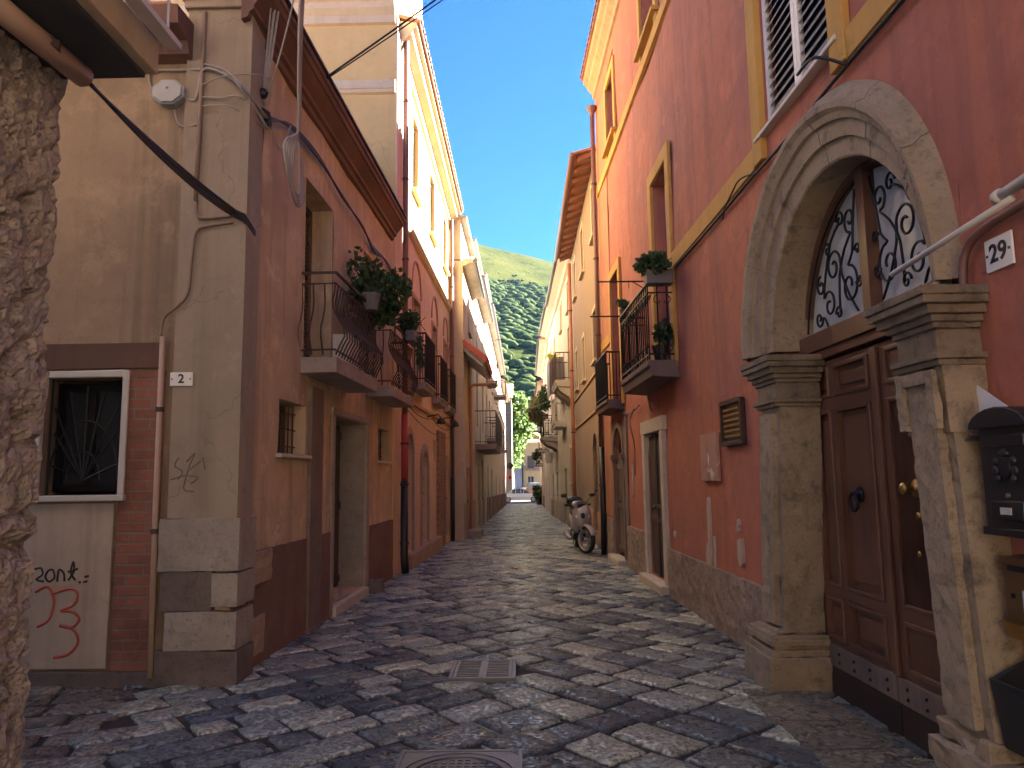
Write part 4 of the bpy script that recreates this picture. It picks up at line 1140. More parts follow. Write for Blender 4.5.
        g.tube([T(SCn-sd*0-(Rf-.10)*math.cos(a)*(-sd), dd+.01, ZS+(Rf-.10)*1.11*math.sin(a)) for a in [a0+.05+(math.pi/2-a0-.15)*i/12 for i in range(13)]], .008, 5)
    g.build('grille', M['iron'], f, smooth=True)
M['cornice_y'] = plaster('tan_cornice', (.40, .26, .15), off=41)
M['louvre'] = plain('grey_louvres', (.16, .16, .18), .5)
M['yellowdoor'] = plain('ochre_door_paint', (.50, .30, .07), .55)
M['slab2'] = plaster('mauve_grey_slab', (.17, .12, .11), (.1, .07, .06), off=42)
M['door_grey'] = wood('worn_grey_board', (.13, .085, .06), (.22, .155, .115), rough=.7)
M['kick'] = plain('dull_brown_sheet', (.05, .03, .024), .5, .3, .3, 4)
red_house()

def r_house(name, label, T, s0, s1, ze, ov, wall, arches, wins, base=None, wood_eave=False, hgt=None):
    c = T(s0, 0, 0); h = thing(name, label, 'house', (c.x+.2, c.y+.1, gz(c.y))); z0 = gz(c.y+10)-.9
    ops = []
    for a, b, za, zb, ar in arches: ops.append((a, b, gz(T(a, 0, 0).y)+za, zb, ar, .25))
    for a, b, za, zb, st in wins: ops.append((a, b, za, zb, 0, .2))
    facade(h, T, s0, s1, z0, ze, ops, wall, name='wall')
    shell(h, T, s0, s1, z0, ze-.05, 6.5, wall)
    for a, b, za, zb, ar in arches: plank_door(h, T, a+.01, b-.01, gz(T(a, 0, 0).y)+za+.01, zb, -.06, 'door2', arch=ar)
    for a, b, za, zb, st in wins:
        if st == 's': shutters(h, T, a+.01, b-.01, za+.01, zb-.01, -.1, 'greywood', 'greywood', gap=.08)
        else: window(h, T, a+.01, b-.01, za+.01, zb-.01, -.14, 'offwhite')
        surround(h, T, a, b, za, zb, .1, .03, 'hcream_trim', 'window_surround'); sill(h, T, a-.12, b+.12, za, .1, .07, 'hcream_trim')
    if wood_eave:
        g = MB(); g.sweep(T, [(-.02, ze+.14), (ov, ze-.06), (ov, ze-.03), (-.02, ze+.17)], s0, s1)
        s = s0+.15
        while s < s1: g.sweep(T, [(-.02, ze+.02), (ov-.1, ze-.15), (ov-.1, ze-.045), (-.02, ze+.13)], s, s+.12); s += .62
        g.build('rafters', M['eavewood'], h)
        g = MB(); g.tube([T(s0, ov+.03, ze-.06), T(s1, ov+.03, ze-.06)], .07, 8); g.build('gutter', M['pipe_brown'], h, smooth=True)
        tiled_roof(h, T, s0, s1, ov, ze, 6, .28, pitch=.25)
    else:
        g = MB(); g.sweep(T, [(-.02, ze-.3), (.1, ze-.26), (.16, ze-.15), (ov-.06, ze-.05), (ov, ze), (ov, ze+.06), (-.02, ze+.1)], s0, s1); g.build('eave', wall, h)
        g = MB(); g.tube([T(s0, ov+.05, ze+.02), T(s1, ov+.05, ze+.02)], .06, 8); g.build('gutter', M['greyiron'], h, smooth=True)
        tiled_roof(h, T, s0, s1, ov, ze+.1, 6, .28, pitch=.3)
    if base:
        g = MB(); cuts = sorted([s0+.02]+[e for a, b, *_ in arches for e in (a-.05, b+.05)]+[s1-.02])
        for a, b in zip(cuts[::2], cuts[1::2]):
            if b-a > .1: g = MB(); g.box(T, a, b, 0, .04, z0, gz(T(a, 0, 0).y)+.8); g.build('dado', base, h)
    return h
M['hcream_trim'] = plaster('straw_trim', (.62, .5, .34), off=43)
M['peach2'] = plaster('peach_trim', (.50, .29, .18), off=44)
h = r_house('peach_house', 'peach house with deep red-brown rafter eave next to the red house', GR, .02, 8.3, 8.98, .50, M['peach'],
            [(1.5, 2.6, .3, 2.1, 1)], [(.75, 1.5, 4.3, 5.5, 's'), (3.95, 4.6, 4.25, 5.45, 's'), (.5, 1.1, 7.2, 8.5, 's'), (3.6, 4.3, 7.2, 8.5, 's'), (6.5, 7.2, 4.3, 5.5, 's'), (6.4, 7.1, 7.2, 8.4, 's')], M['peach2'], True)
for z in (3.1, 3.98):
    g = MB(); g.sweep(GR, [(0, z), (.04, z+.01), (.04, z+.07), (0, z+.08)], .02, 8.2); g.build('string_course', M['peach2'], h)

h = r_house('straw_house', 'straw coloured house with a corbelled stone balcony under the roof gutter', HR, 0, 8.2, 9.2, .42, M['hcream'],
            [(4.2, 5.2, .1, 1.9, 0)], [(1.2, 2.0, 4.9, 6.9, 's'), (4.8, 5.5, 4.6, 6.4, 's'), (1.3, 2.0, 7.5, 8.6, 'w'), (5, 5.7, 7.5, 8.6, 'w'), (1.4, 2.1, 1.4, 2.6, 's')], M['greystone'])
balcony(h, HR, .5, 2.8, .6, 4.86, .22, .95, 'bars', 'rustiron', slabmat='palestone', step=.16, brackets=True)
balcony(h, HR, 3.9, 6.0, .45, 3.7, .2, .9, 'bars', 'palestone', slabmat='palestone', step=.2)
g = MB(); g.box(HR, 3.9, 3.96, .05, .6, 4.75, 6.2); g.box(HR, 3.9, 6.0, .56, .6, 4.75, 6.2); g.build('balcony_screen', M['greywood'], h)
h = r_house('plain_house', 'plain cream house with small projecting balconies past the straw coloured one', HR, 8.2, 15.5, 9.3, .45, M['icol'],
            [(9.4, 10.5, .05, 1.8, 0), (12.8, 13.8, .05, 1.7, 0)], [(9.5, 10.3, 4.0, 5.9, 's'), (12.6, 13.4, 4.0, 5.9, 's'), (9.6, 10.3, 6.8, 8, 'w'), (12.6, 13.4, 6.8, 8, 'w')], M['d1side'])
balcony(h, HR, 9.0, 11.0, .75, 3.4, .2, .95, 'bars', 'iron', step=.14, brackets=True)
balcony(h, HR, 12.2, 13.8, .5, 3.4, .16, .95, 'bars', 'iron', step=.16)
h = r_house('rose_house', 'rose and cream house with laundry balconies far along the lane', IR, 0, 14, 9.0, .5, M['icol'],
            [(3, 4, .05, 1.6, 0), (9, 10, .05, 1.5, 0)], [(2, 2.9, 3.4, 5.2, 's'), (6.5, 7.4, 3.4, 5.2, 's'), (11, 11.9, 3.4, 5.2, 's'), (2, 2.9, 6.4, 7.8, 'w'), (6.5, 7.4, 6.4, 7.8, 'w'), (11, 11.9, 6.4, 7.8, 'w')], M['grey_pl'])
balcony(h, IR, 1.4, 3.4, .6, 3.1, .16, .95, 'bars', 'iron', step=.18)
h = r_house('last_house', 'brown house at the far end beside the green planter', IR, 14, 30, 8.4, .45, M['d1side'],
            [(18, 19.2, .05, 1.3, 0)], [(16, 16.9, 3.0, 4.8, 's'), (21, 21.9, 3.0, 4.8, 's'), (26, 26.9, 3.0, 4.8, 's')], M['hb_dado'])
balcony(h, IR, 20.4, 22.6, .7, 2.6, .16, 1.0, 'bars', 'iron', step=.18)
# ================================================================== THE SQUARE AND WHAT LIES BEYOND
def far_house(name, label, x0, x1, y, z1, wall, floors, winw=1.0, gap=2.6, balc=(), roof=True, zb=None, door=True):
    zb = gz(y) if zb is None else zb
    T = Frame((x0, y), (x1, y), 1); T.n = Vector((0, -1, 0))
    h = thing(name, label, 'house', ((x0+x1)/2, y+.2, zb)); L = T.L
    n = max(1, int(L/gap)); ops = []
    for i in range(n):
        m = L*(i+.5)/n
        for fz, hh in floors: ops.append((m-winw/2, m+winw/2, zb+fz, zb+fz+hh, 0, .2))
    facade(h, T, 0, L, zb-1, z1, ops, wall, name='wall'); shell(h, T, 0, L, zb-1, z1-.05, 9, wall)
    for k, (a, b, c, d, *_) in enumerate(ops):
        if k % 3 == 1: shutters(h, T, a, b, c, d, -.1, 'greywood', 'greywood', gap=.2)
        else: window(h, T, a, b, c, d, -.12, 'offwhite')
    for s0, s1, z in balc: balcony(h, T, s0, s1, .8, zb+z, .16, 1.0, 'bars', 'greyiron', step=.22)
    g = MB(); g.sweep(T, [(-.02, z1-.25), (.2, z1-.15), (.35, z1), (-.02, z1+.03)], 0, L); g.build('cornice', M['cream_trim'], h)
    if roof: tiled_roof(h, T, -.2, L+.2, .5, z1+.03, 9, .3, pitch=.45)
    return h
far_house('apartment_block', 'tall pale block across the square with a red shop panel low on its wall', -14, -1.3, 87, 10.8, M['far_a'], [(4.0, 1.8), (7.2, 1.8)], gap=4.2)
o = MB(); o.box(XYZ, -3.2, -1.5, 86.9, 86.97, 1.2, 2.0); props(o.build('shop_panel', M['pipe_red'], bevel=.02), 'plain red shop panel on the pale block beyond the lane', 'sign')
far_house('blue_house', 'greyish blue house with balconies behind the parked cars', -6.2, -.2, 113, 8.0, plaster('blue_grey_plaster', (.36, .38, .46), off=61), [(.6, 2.2), (4.2, 2.2)], gap=2.9, balc=((.5, 2.6, 4.0), (3.3, 5.4, 4.0)))
far_house('ivory_house', 'ivory house with green shutters behind the tree in the square', -9, .6, 122, 12.5, M['white_pl'], [(1.2, 2), (4.6, 2), (8.4, 2)], gap=2.6)
far_house('ochre_house', 'ochre house with a projecting balcony at the back of the square', .0, 4.6, 114, 6.8, M['far_b'], [(.5, 2.3), (4.0, 1.9)], gap=2.2, balc=((.4, 2.4, 3.8),))
far_house('brown_house', 'brown narrow house at the right back of the square', 1.6, 9, 121, 11.0, M['hcream'], [(1, 2), (4.5, 2), (8, 1.8)], gap=2.5, balc=((.3, 2.2, 4.3), (.3, 2.2, 7.8)))
far_house('shading_house', 'unseen plain house placed right of the square to shade the white saloon', 5.2, 17, 77, 9.8, M['peach'], [(1, 2), (4.5, 2)], gap=2.8)  # out of view, set here to keep sun off the car and lane end
# yellow dome blind over the balcony of the ochre house
g = MB()
for i in range(8):
    for j in range(5):
        def D(i, j): a = math.pi*i/8; b = math.pi/2*j/5; return Vector((1.9-1.2*math.cos(a)*math.cos(b), 113.6-1.1*math.sin(a)*math.cos(b), 8.3+gz(114)+1.1*math.sin(b)))
        g.face(D(i, j), D(i+1, j), D(i+1, j+1), D(i, j+1))
props(g.build('dome_blind', plain('yellow_canvas', (.62, .40, .10), .8), smooth=True), 'yellow dome blind high on the houses behind the square', 'blind')

def tree(name, label, loc, h, crown, leaves, size, mat, group=None, trunk_r=.2, lobes=9, seed=1):
    random.seed(seed)
    o = thing(name, label, 'tree', loc, group); x, y, z = loc
    g = MB(); top = z+h*.45
    tp = [(x, y, z-.2), (x+.08, y, z+h*.15), (x-.06, y+.05, z+h*.3), (x+.03, y, top)]
    g.tube(smooth_path(tp, 4), [trunk_r*(1.25-.6*i/12) for i in range(13)], 8); ends = []
    for k in range(7):
        a = k*2.4; e = Vector((x+math.cos(a)*crown[0]*.62, y+math.sin(a)*crown[1]*.62, z+h*(.5+.06*k)))
        s = Vector((x, y, z+h*(.28+.03*k))); g.tube([s, s.lerp(e, .5)+Vector((0, 0, -.15)), e], [trunk_r*.5, trunk_r*.32, trunk_r*.1], 6); ends.append(e)
    g.build('trunk', M['bark'], o, smooth=True)
    g = MB(); c = Vector((x, y, z+h-crown[2]))
    for k in range(lobes):
        d = Vector((random.gauss(0, 1), random.gauss(0, 1), random.gauss(0, 1))).normalized()*random.uniform(.45, .8)
        foliage(g, c+Vector((d.x*crown[0], d.y*crown[1], d.z*crown[2])), (crown[0]*.48, crown[1]*.48, crown[2]*.36), leaves//lobes, size, .35)
    foliage(g, c, (crown[0]*.7, crown[1]*.7, crown[2]*.75), leaves//4, size, .2)
    g.build('crown', mat, o, recalc=False, merge=False)
    return o
tree('broadleaf_tree', 'tall fresh green tree in the square beyond the lane', (-1.5, 98, gz(98)), 15.4, (3.7, 3.3, 5.8), 9500, .42, M['greenlt'], 'trees of the square', .28, 13, 4)
tree('broadleaf_tree', 'dark green tree half hidden behind the pale block', (-5.8, 103, gz(103)), 13, (3.0, 3, 4.6), 3000, .4, M['green'], 'trees of the square', .25, 10, 5)
tree('broadleaf_tree', 'small tree at the right edge of the square', (6.5, 95, gz(95)), 8, (2.2, 2.2, 2.8), 2000, .32, M['greenlt'], 'trees of the square', .16, 8, 6)

# ------------------------------------------------------------------ cars
def car(name, label, loc, rz, paint, kind='hatch', group=None):
    """x forward, built from cross sections with tumblehome"""
    P = Place(loc, rz); o = thing(name, label, 'van' if kind == 'van' else 'car', loc, group)
    if kind == 'sedan': st = [(-2.0, .50, .80, .80, .70), (-1.92, .34, .90, .90, .78), (-1.45, .26, .94, .97, .82), (-.95, .25, .95, 1.34, .83), (-.55, .25, .95, 1.42, .83), (.0, .25, .95, 1.44, .84), (.30, .25, .95, 1.39, .84), (.98, .25, .94, .97, .82), (1.6, .27, .86, .88, .80), (1.9, .36, .74, .74, .74), (2.0, .46, .62, .62, .62)]
    elif kind == 'van': st = [(-2.2, .5, 1.1, 1.75, .80), (-2.15, .36, 1.15, 1.86, .86), (-1, .3, 1.15, 1.92, .88), (.4, .3, 1.15, 1.92, .88), (.9, .3, 1.12, 1.8, .87), (1.5, .3, 1.05, 1.12, .86), (1.95, .34, .92, .94, .82), (2.1, .46, .75, .75, .74)]
    else: st = [(-1.75, .5, .85, .9, .68), (-1.68, .34, .92, 1.05, .77), (-1.3, .26, .95, 1.40, .80), (-.5, .25, .95, 1.48, .81), (.2, .25, .95, 1.46, .81), (.9, .25, .94, 1.02, .80), (1.5, .28, .82, .84, .76), (1.72, .4, .7, .7, .68), (1.78, .48, .6, .6, .6)]
    g = MB(); gl = MB(); rf = MB(); rows = []
    for x, zb, belt, zr, w in st:
        rows.append([(x, -w*.92, zb), (x, -w, (zb+belt)/2), (x, -w*.96, belt), (x, w*.96, belt), (x, w, (zb+belt)/2), (x, w*.92, zb)])
    for A, B in zip(rows[:-1], rows[1:]):
        for j in range(5):
            g.face(P(*A[j]), P(*A[j+1]), P(*B[j+1]), P(*B[j]))
        g.face(P(*A[5]), P(*A[0]), P(*B[0]), P(*B[5]))
    g.face(*[P(*p) for p in rows[0]]); g.face(*[P(*p) for p in rows[-1]])
    def top(r): x, zb, belt, zr, w = r; k = w*.96-.16*(zr-belt)/.5; return [(x, -k, zr), (x, k, zr)]
    for a, b in zip(st[:-1], st[1:]):
        if a[3]-a[2] < .02 and b[3]-b[2] < .02: continue
        ta, tb = top(a), top(b); sa, sb = [(a[0], -a[4]*.96, a[2]), (a[0], a[4]*.96, a[2])], [(b[0], -b[4]*.96, b[2]), (b[0], b[4]*.96, b[2])]
        steep = abs(a[3]-b[3]) > .2
        van_side = kind == 'van' and a[0] < .3
        tgt = gl if steep else rf
        tgt.face(P(*ta[0]), P(*ta[1]), P(*tb[1]), P(*tb[0]))
        for q in (0, 1): (rf if van_side else gl).face(P(*sa[q]), P(*ta[q]), P(*tb[q]), P(*sb[q]))
    if st[0][3]-st[0][2] > .02:
        a = st[0]; ta = top(a); rf.face(P(a[0], -a[4]*.96, a[2]), P(*ta[0]), P(*ta[1]), P(a[0], a[4]*.96, a[2]))
    body = g.build('body', paint, o, smooth=False, bevel=.03)
    rf.build('roof', paint, o)
    w = gl.build('window', M['carglass'], o)
    # pillars
    pl = MB()
    for x, zb, belt, zr, wd in st:
        if zr-belt > .12:
            for q in (-1, 1): pl.tube([P(x, q*wd*.97, belt), P(x, q*(wd*.97-.16*(zr-belt)/.5), zr)], .03, 4)
    pl.build('pillar', paint, o)
    xs = (st[-1][0]-.72, st[0][0]+.68)
    for x in xs:
        for q in (-1, 1):
            yy = q*.74
            t = MB(); t.lathe(P, (x, yy, .30), [(.19, -.09), (.27, -.10), (.305, -.07), (.31, 0), (.305, .07), (.27, .10), (.19, .09)], 18, axis='d', caps=False); wh = t.build('wheel', M['tyre'], o, smooth=True)
            t = MB(); t.lathe(P, (x, yy, .30), [(0, -.09), (.195, -.08), (.195, .08), (0, .09)], 14, axis='d'); t.build('rim', M['steel'], wh)
    for q in (-1, 1):
        t = MB(); t.blob(P(st[-1][0]-.12, q*.52, .66), (.12, .16, .08)); t.build('headlight', M['enamel'], o, smooth=True)
        t = MB(); t.blob(P(st[0][0]+.07, q*.56, .78), (.06, .12, .09)); t.build('tail_light', M['pipe_red'], o, smooth=True)
    return o
def paint(name, c):
    n = NT(name); n.color(c).rough(.28); n.b.inputs['Coat Weight'].default_value = .6; return n.m
M['carglass'] = plain('car_glass', (.03, .04, .05), .06)
car('parked_car', 'white saloon car seen side-on at the far end of the lane', (-.28, 78.5, gz(78)+.005), 0, paint('white_car_paint', (.40, .40, .39)), 'sedan', 'cars in the square')
car('parked_car', 'dark red hatchback parked behind the white saloon', (1.3, 92, gz(92)+.005), R(28), paint('red_car_paint', (.30, .03, .04)), 'hatch', 'cars in the square')
car('parked_car', 'blue hatchback parked at the right of the red one', (3.2, 95.5, gz(95)+.005), R(140), paint('blue_car_paint', (.12, .24, .42)), 'hatch', 'cars in the square')
car('parked_van', 'white van parked behind the red hatchback', (1.3, 99.5, gz(99)+.005), R(95), paint('white_van_paint', (.16, .18, .22)), 'van', 'cars in the square')
car('parked_car', 'purple hatchback parked by the pale block', (-1.9, 96, gz(95)+.005), R(60), paint('purple_car_paint', (.16, .06, .16)), 'hatch', 'cars in the square')

# ------------------------------------------------------------------ hill
def hill_z(x, y):
    crest = 300-.33*(x+55)+8*noise.noise(Vector((x*.012, 3, 0)))
    if x < -150: crest -= .12*(-150-x)
    t = (y-135)/(900-135)
    if t <= 0: return gz(100)-.3
    prof = (t*.78+.22*t*t) if t <= 1 else 1-(t-1)*.9
    gully = noise.noise(Vector((x*.011+y*.004, y*.003, 1)))*16+noise.noise(Vector((x*.035, y*.02, 4)))*5
    return gz(100)-.3+crest*prof+gully*min(1, t*4)*max(0, 1-abs(t-.5)*1.5)
def hill():
    g = MB(); nx, ny = 90, 90
    for j in range(ny+1):
        for i in range(nx+1):
            u = (i/nx*2-1); x = 900*u*abs(u)**.6; y = 135+(j/ny)**1.15*1100
            g.v.append(Vector((x, y, hill_z(x, y))))
    for j in range(ny):
        for i in range(nx):
            a = j*(nx+1)+i; g.f.append([a, a+1, a+nx+2, a+nx+1]); g.mi.append(0)
    n = NT('hill_grass')
    c = n.mix((.066, .064, .016), (.042, .050, .013), n.ramp(n.noise(.012, 8, .6), [(.35, 0.), (.65, 1.)]))
    sp = n.N('ShaderNodeSeparateXYZ'); n.L(n.pos.outputs['Position'], sp.inputs[0])
    zz = n.math('ADD', sp.outputs[2], n.math('MULTIPLY', n.noise(.012, 8, .7, off=6), 120))
    low = n.ramp(n.math('DIVIDE', zz, 400), [(.52, 1.), (.62, 0.)])
    c = n.mix(c, n.mix((.026, .042, .014), (.046, .054, .016), n.ramp(n.noise(.03, 9, .7, off=4), [(.42, 0.), (.6, 1.)])), low)
    c = n.mix(c, (.022, .034, .014), n.ramp(n.noise(.05, 9, .68, off=3), [(.52, 0.), (.62, .7)]))
    c = n.mix(c, (.13, .115, .09), n.ramp(n.noise(.045, 9, .7, off=8), [(.62, 0.), (.68, .8)]))
    n.b.inputs['Specular IOR Level'].default_value = 0; n.color(c).rough(.95).bump((n.noise(.12, 8, .7), .8, 4.0))
    props(g.build('hill', n.m, smooth=True), kind='structure')
    rnd = random.Random(5); g = MB(); k = 0
    while k < 3600:
        y = 150+650*rnd.random()**.8; x = rnd.uniform(-1, 1)*(.11*y+35)
        t = (y-135)/765
        dens = .55+.9*noise.noise(Vector((x*.02, y*.012, 9)))+.35*noise.noise(Vector((x*.06, y*.04, 2)))-(max(0, t-.55)*4.2)
        if rnd.random() > dens: k += .12; continue
        r = rnd.uniform(1.2, 3.6)*(1 if t < .6 else .6); z = hill_z(x, y)
        random.seed(int(k*7)); g.blob((x, y, z+r*.45), (r*1.25, r, r*rnd.uniform(.55, .85)), u=9, v=6, jit=.12); k += 1
    w = NT('hill_woods'); w.b.inputs['Specular IOR Level'].default_value = 0; w.color(w.mix(w.ramp(w.pos.outputs['Random Per Island'], [(0., (.045, .064, .026)), (.6, (.056, .076, .030)), (1., (.070, .086, .032))]), (.024, .038, .016), w.ramp(w.noise(.35, 7, .75), [(.42, 0.), (.62, .6)]))).rough(.9).bump((w.noise(.8, 6, .7), .6, 1.0))
    props(g.build('woods', w.m, merge=False, recalc=False, smooth=True), kind='stuff', label='scrub and low woodland covering the hillside', cat='woods')
hill()
def haze():
    g = MB(); g.box(XYZ, -950, 950, -45, 1260, -8, 345)
    n = bpy.data.materials.new('haze_air'); n.use_nodes = True; t = n.node_tree; t.nodes.clear()
    v = t.nodes.new('ShaderNodeVolumePrincipled'); v.inputs['Color'].default_value = (.42, .70, 1, 1); v.inputs['Density'].default_value = HAZE; v.inputs['Anisotropy'].default_value = .2
    out = t.nodes.new('ShaderNodeOutputMaterial'); t.links.new(v.outputs[0], out.inputs['Volume'])
    props(g.build('haze', n), kind='stuff', label='thin bluish haze between the lane and the hill', cat='haze')
HAZE = .00003
haze()
# ================================================================== FITTINGS AND STREET THINGS, LEFT
random.seed(21)
p = pipe('conduit', 'thick beige pipe along the rubble wall under the balcony', [RUB(9.6, .2, 3.565), RUB(10.9, .2, 3.615), RUB(11.50, .2, 3.645)], .055, 'pvc', 10, brackets=[RUB(11.2, .2, 3.632)], cat='pipe')
a0 = RUB(11.47, .2, 3.645)
strands = []
for k in range(4):
    off = Vector((.008*(k % 2), .012*(k//2), .012*(k-1.5)))
    e = AL(.03+.01*k, .075, 3.90-.014*k)
    strands.append((bez(a0+off*.4, e, .03+.012*k, 16)+[AL(-.05, .09, 3.86-.02*k), HB(.14, .05, 3.80-.015*k), HB(.24, .03, 3.78)], .010))
cable('cable_bundle', 'black cable bundle slung across the alley to the corner pilaster', strands, 'cable')
# cables along the pilaster
cable('wall_cable', 'painted cable running down the grey corner pilaster to the beige pipe', [
    (smooth_path([AL(.05, .07, 3.86), AL(.25, .07, 3.84), AL(.36, .065, 3.86), AL(.385, .06, 4.0)]), .016),
    (smooth_path([AL(.05, .065, 3.80), AL(.28, .065, 3.77), AL(.37, .065, 3.72), AL(.40, .06, 3.5), AL(.42, .06, 3.2), AL(.5, .06, 3.08), AL(.62, .05, 2.98), AL(.64, .05, 2.82)]), .013),
    ([AL(.37, .065, 5.75), AL(.375, .065, 4.8), AL(.385, .065, 4.0)], .02)], 'browncable')
pipe('wall_pipe', 'narrow beige pipe beside the brick patch of the alley wall', [AL(.63, .035, 2.82), AL(.625, .035, 1.4), AL(.60, .05, .05)], .024, 'pvc', 8, brackets=[AL(.627, .035, 2.2), AL(.622, .036, 1.2)], cat='pipe')
# junction box
t = thing('junction_box', 'grey octagonal junction box under the dark eave of the alley wall', 'junction box', tuple(AL(.66, 0, 4.86)))
g = MB(); oc = [(.66+.155*math.cos(math.pi*(k+.5)/4), 4.99+.125*math.sin(math.pi*(k+.5)/4)) for k in range(8)]
g.prism(AL, oc, 0, .09); g.build('box', plain('grey_box_plastic', (.30, .30, .31), .6), t, bevel=.012)
g = MB(); g.prism(AL, [(.66+(a-.66)*.86, 4.99+(b-4.99)*.86) for a, b in oc], .091, .105); g.blob(AL(.66, .11, 5.02), .012, u=6, v=4); g.build('lid', plain('grey_box_lid', (.34, .34, .35), .5), t, bevel=.006)
cable('box_cables', 'pale cables curling from the junction box across the pilaster', [
    (smooth_path([AL(.82, .02, 5.0), AL(.85, .03, 5.2), AL(.6, .03, 5.22), AL(.35, .07, 5.2), AL(.2, .08, 5.18), AL(.0, .1, 5.02), HB(.25, .08, 4.9)]), .012),
    (smooth_path([AL(.52, .04, 4.95), AL(.44, .05, 4.92), AL(.40, .07, 5.0), AL(.38, .07, 5.16), AL(.3, .08, 5.2), AL(.1, .09, 5.1), AL(-.02, .1, 4.96), HB(.3, .08, 4.82)]), .014),
    (smooth_path([AL(.62, .03, 4.85), AL(.58, .04, 4.72), AL(.5, .04, 4.68), AL(.4, .06, 4.7)]), .008),
    (smooth_path([AL(.37, .07, 4.94), AL(.2, .07, 4.93), AL(.0, .08, 4.92), HB(.3, .06, 4.86)]), .008)], 'greycable')
# street facade cables
def hbp(*q): return [HB(s, d, z) for s, d, z in q]
main = []
for k in range(4):
    r = random.Random(k)
    main.append((smooth_path(hbp((.3, .05, 4.95-.02*k), (1.0, .04, 5.18+.01*k), (1.9, .05, 5.24+.015*k), (2.9, .05, 5.20-.01*k), (3.9, .06, 5.12+.01*k), (4.6, .05, 5.06-.02*k), (5.3, .05, 5.10), (5.9, .05, 5.0+.02*k), (6.2, .05, 4.75), (6.22, .05, 4.2-.1*k))), .012))
cable('facade_cable', 'dark cable bundle sagging along the front under the brown eave', main, 'cable')
hang = []
for k in range(5):
    dx = .035*k
    hang.append((smooth_path(hbp((-.35+dx*1.2, .62, 7.4), (-.2+dx, .56, 6.6), (-.05+dx*.6, .48, 5.9), (.12+dx*.4, .42, 5.3), (.26+dx*.2, .38, 4.8), (.22-.06*k, .36, 4.5), (.22+.02*k, .36, 4.22-.03*k), (.38+.03*k, .36, 4.24), (.34, .36, 4.7))), .013))
cable('hanging_cable', 'grey cable bundle hanging with a loose looped end before the eave', hang, 'greycable')
cable('twin_cable', 'two grey cables dropping steeply to the corner bracket', [(bez(HB(.24, .06, 5.06), HB(-.15, .5, 8.0), -.05), .016), (bez(HB(.26, .06, 5.04), HB(-.02, .52, 8.0), .05), .013), (bez(HB(.22, .06, 5.08), HB(-.3, .45, 8.0), .02), .010)], 'greycable')
cable('thin_crack_cable', 'thin dark wire dangling down the corner front beside the bracket', [(smooth_path(hbp((.36, .02, 4.85), (.34, .02, 4.6), (.30, .02, 4.3), (.22, .02, 4.0), (.24, .02, 3.85))), .004)], 'cable')
cable('corner_wires', 'tangle of thin pale wires between the pilaster top and the iron bracket', [(smooth_path([AL(.36, .07, 5.25), AL(.15, .12, 5.16), AL(-.02, .16, 4.98), HB(.28, .1, 4.9)]), .007), (smooth_path([AL(.38, .07, 5.05), AL(.1, .14, 5.1), HB(.1, .16, 5.2), HB(.26, .1, 5.02)]), .006), (smooth_path([AL(.4, .06, 4.86), AL(.1, .09, 4.84), HB(.2, .08, 4.80), HB(.9, .06, 5.1)]), .006), (smooth_path([HB(.3, .1, 4.9), HB(.5, .12, 4.72), HB(.7, .1, 4.9), HB(.9, .08, 5.14)]), .008), (smooth_path([HB(.2, .12, 5.1), HB(.05, .3, 5.5), HB(.1, .42, 6.2)]), .008)], 'greycable')
t = thing('cable_bracket', 'dark iron cable bracket with a holder on the house corner', 'bracket', tuple(HB(.28, .05, 4.85)))
g = MB(); g.box(HB, .16, .30, .0, .03, 4.98, 5.18); g.build('plate', M['rustiron'], t, bevel=.004)
g = MB(); g.tube([HB(.24, .02, 5.0), HB(.26, .10, 4.95), HB(.30, .10, 4.84)], .02, 6); g.blob(HB(.22, .06, 5.12), .05); g.build('holder', M['iron'], t)
cable('overhead_cable', 'black cable crossing overhead from the brown eave to the red house', [(bez(Vector((-2.09, 7.6, 5.98)), Vector((1.78, 9.3, 10.3)), .05, 24), .012), (bez(Vector((-2.09, 7.63, 5.98)), Vector((1.78, 9.33, 10.3)), .10, 24), .008)], 'cable')
def sign_plate(name, label, T, s, z, w, h, txt, size, mat='enamel', d=.0):
    t = thing(name, label, 'number sign', tuple(T(s, d, z-h/2)))
    g = MB(); g.box(T, s-w/2, s+w/2, d, d+.012, z-h/2, z+h/2); g.build('plate', M[mat], t, bevel=.004)
    g = MB()
    for q in (-1, 1): g.lathe(T, (s+q*(w/2-.018), d+.012, z), [(.007, 0), (.007, .004), (0, .005)], 8, axis='d')
    g.build('screw', M['castiron'], t)
    text_mesh(txt, size, .0012, 'ink', t, T, s, d+.0135, z, flip=True)
    return t
sign_plate('house_number_sign', 'white enamel house number sign reading 2 on the grey pilaster', AL, .445, 2.45, .19, .115, '2', .105, d=.052)
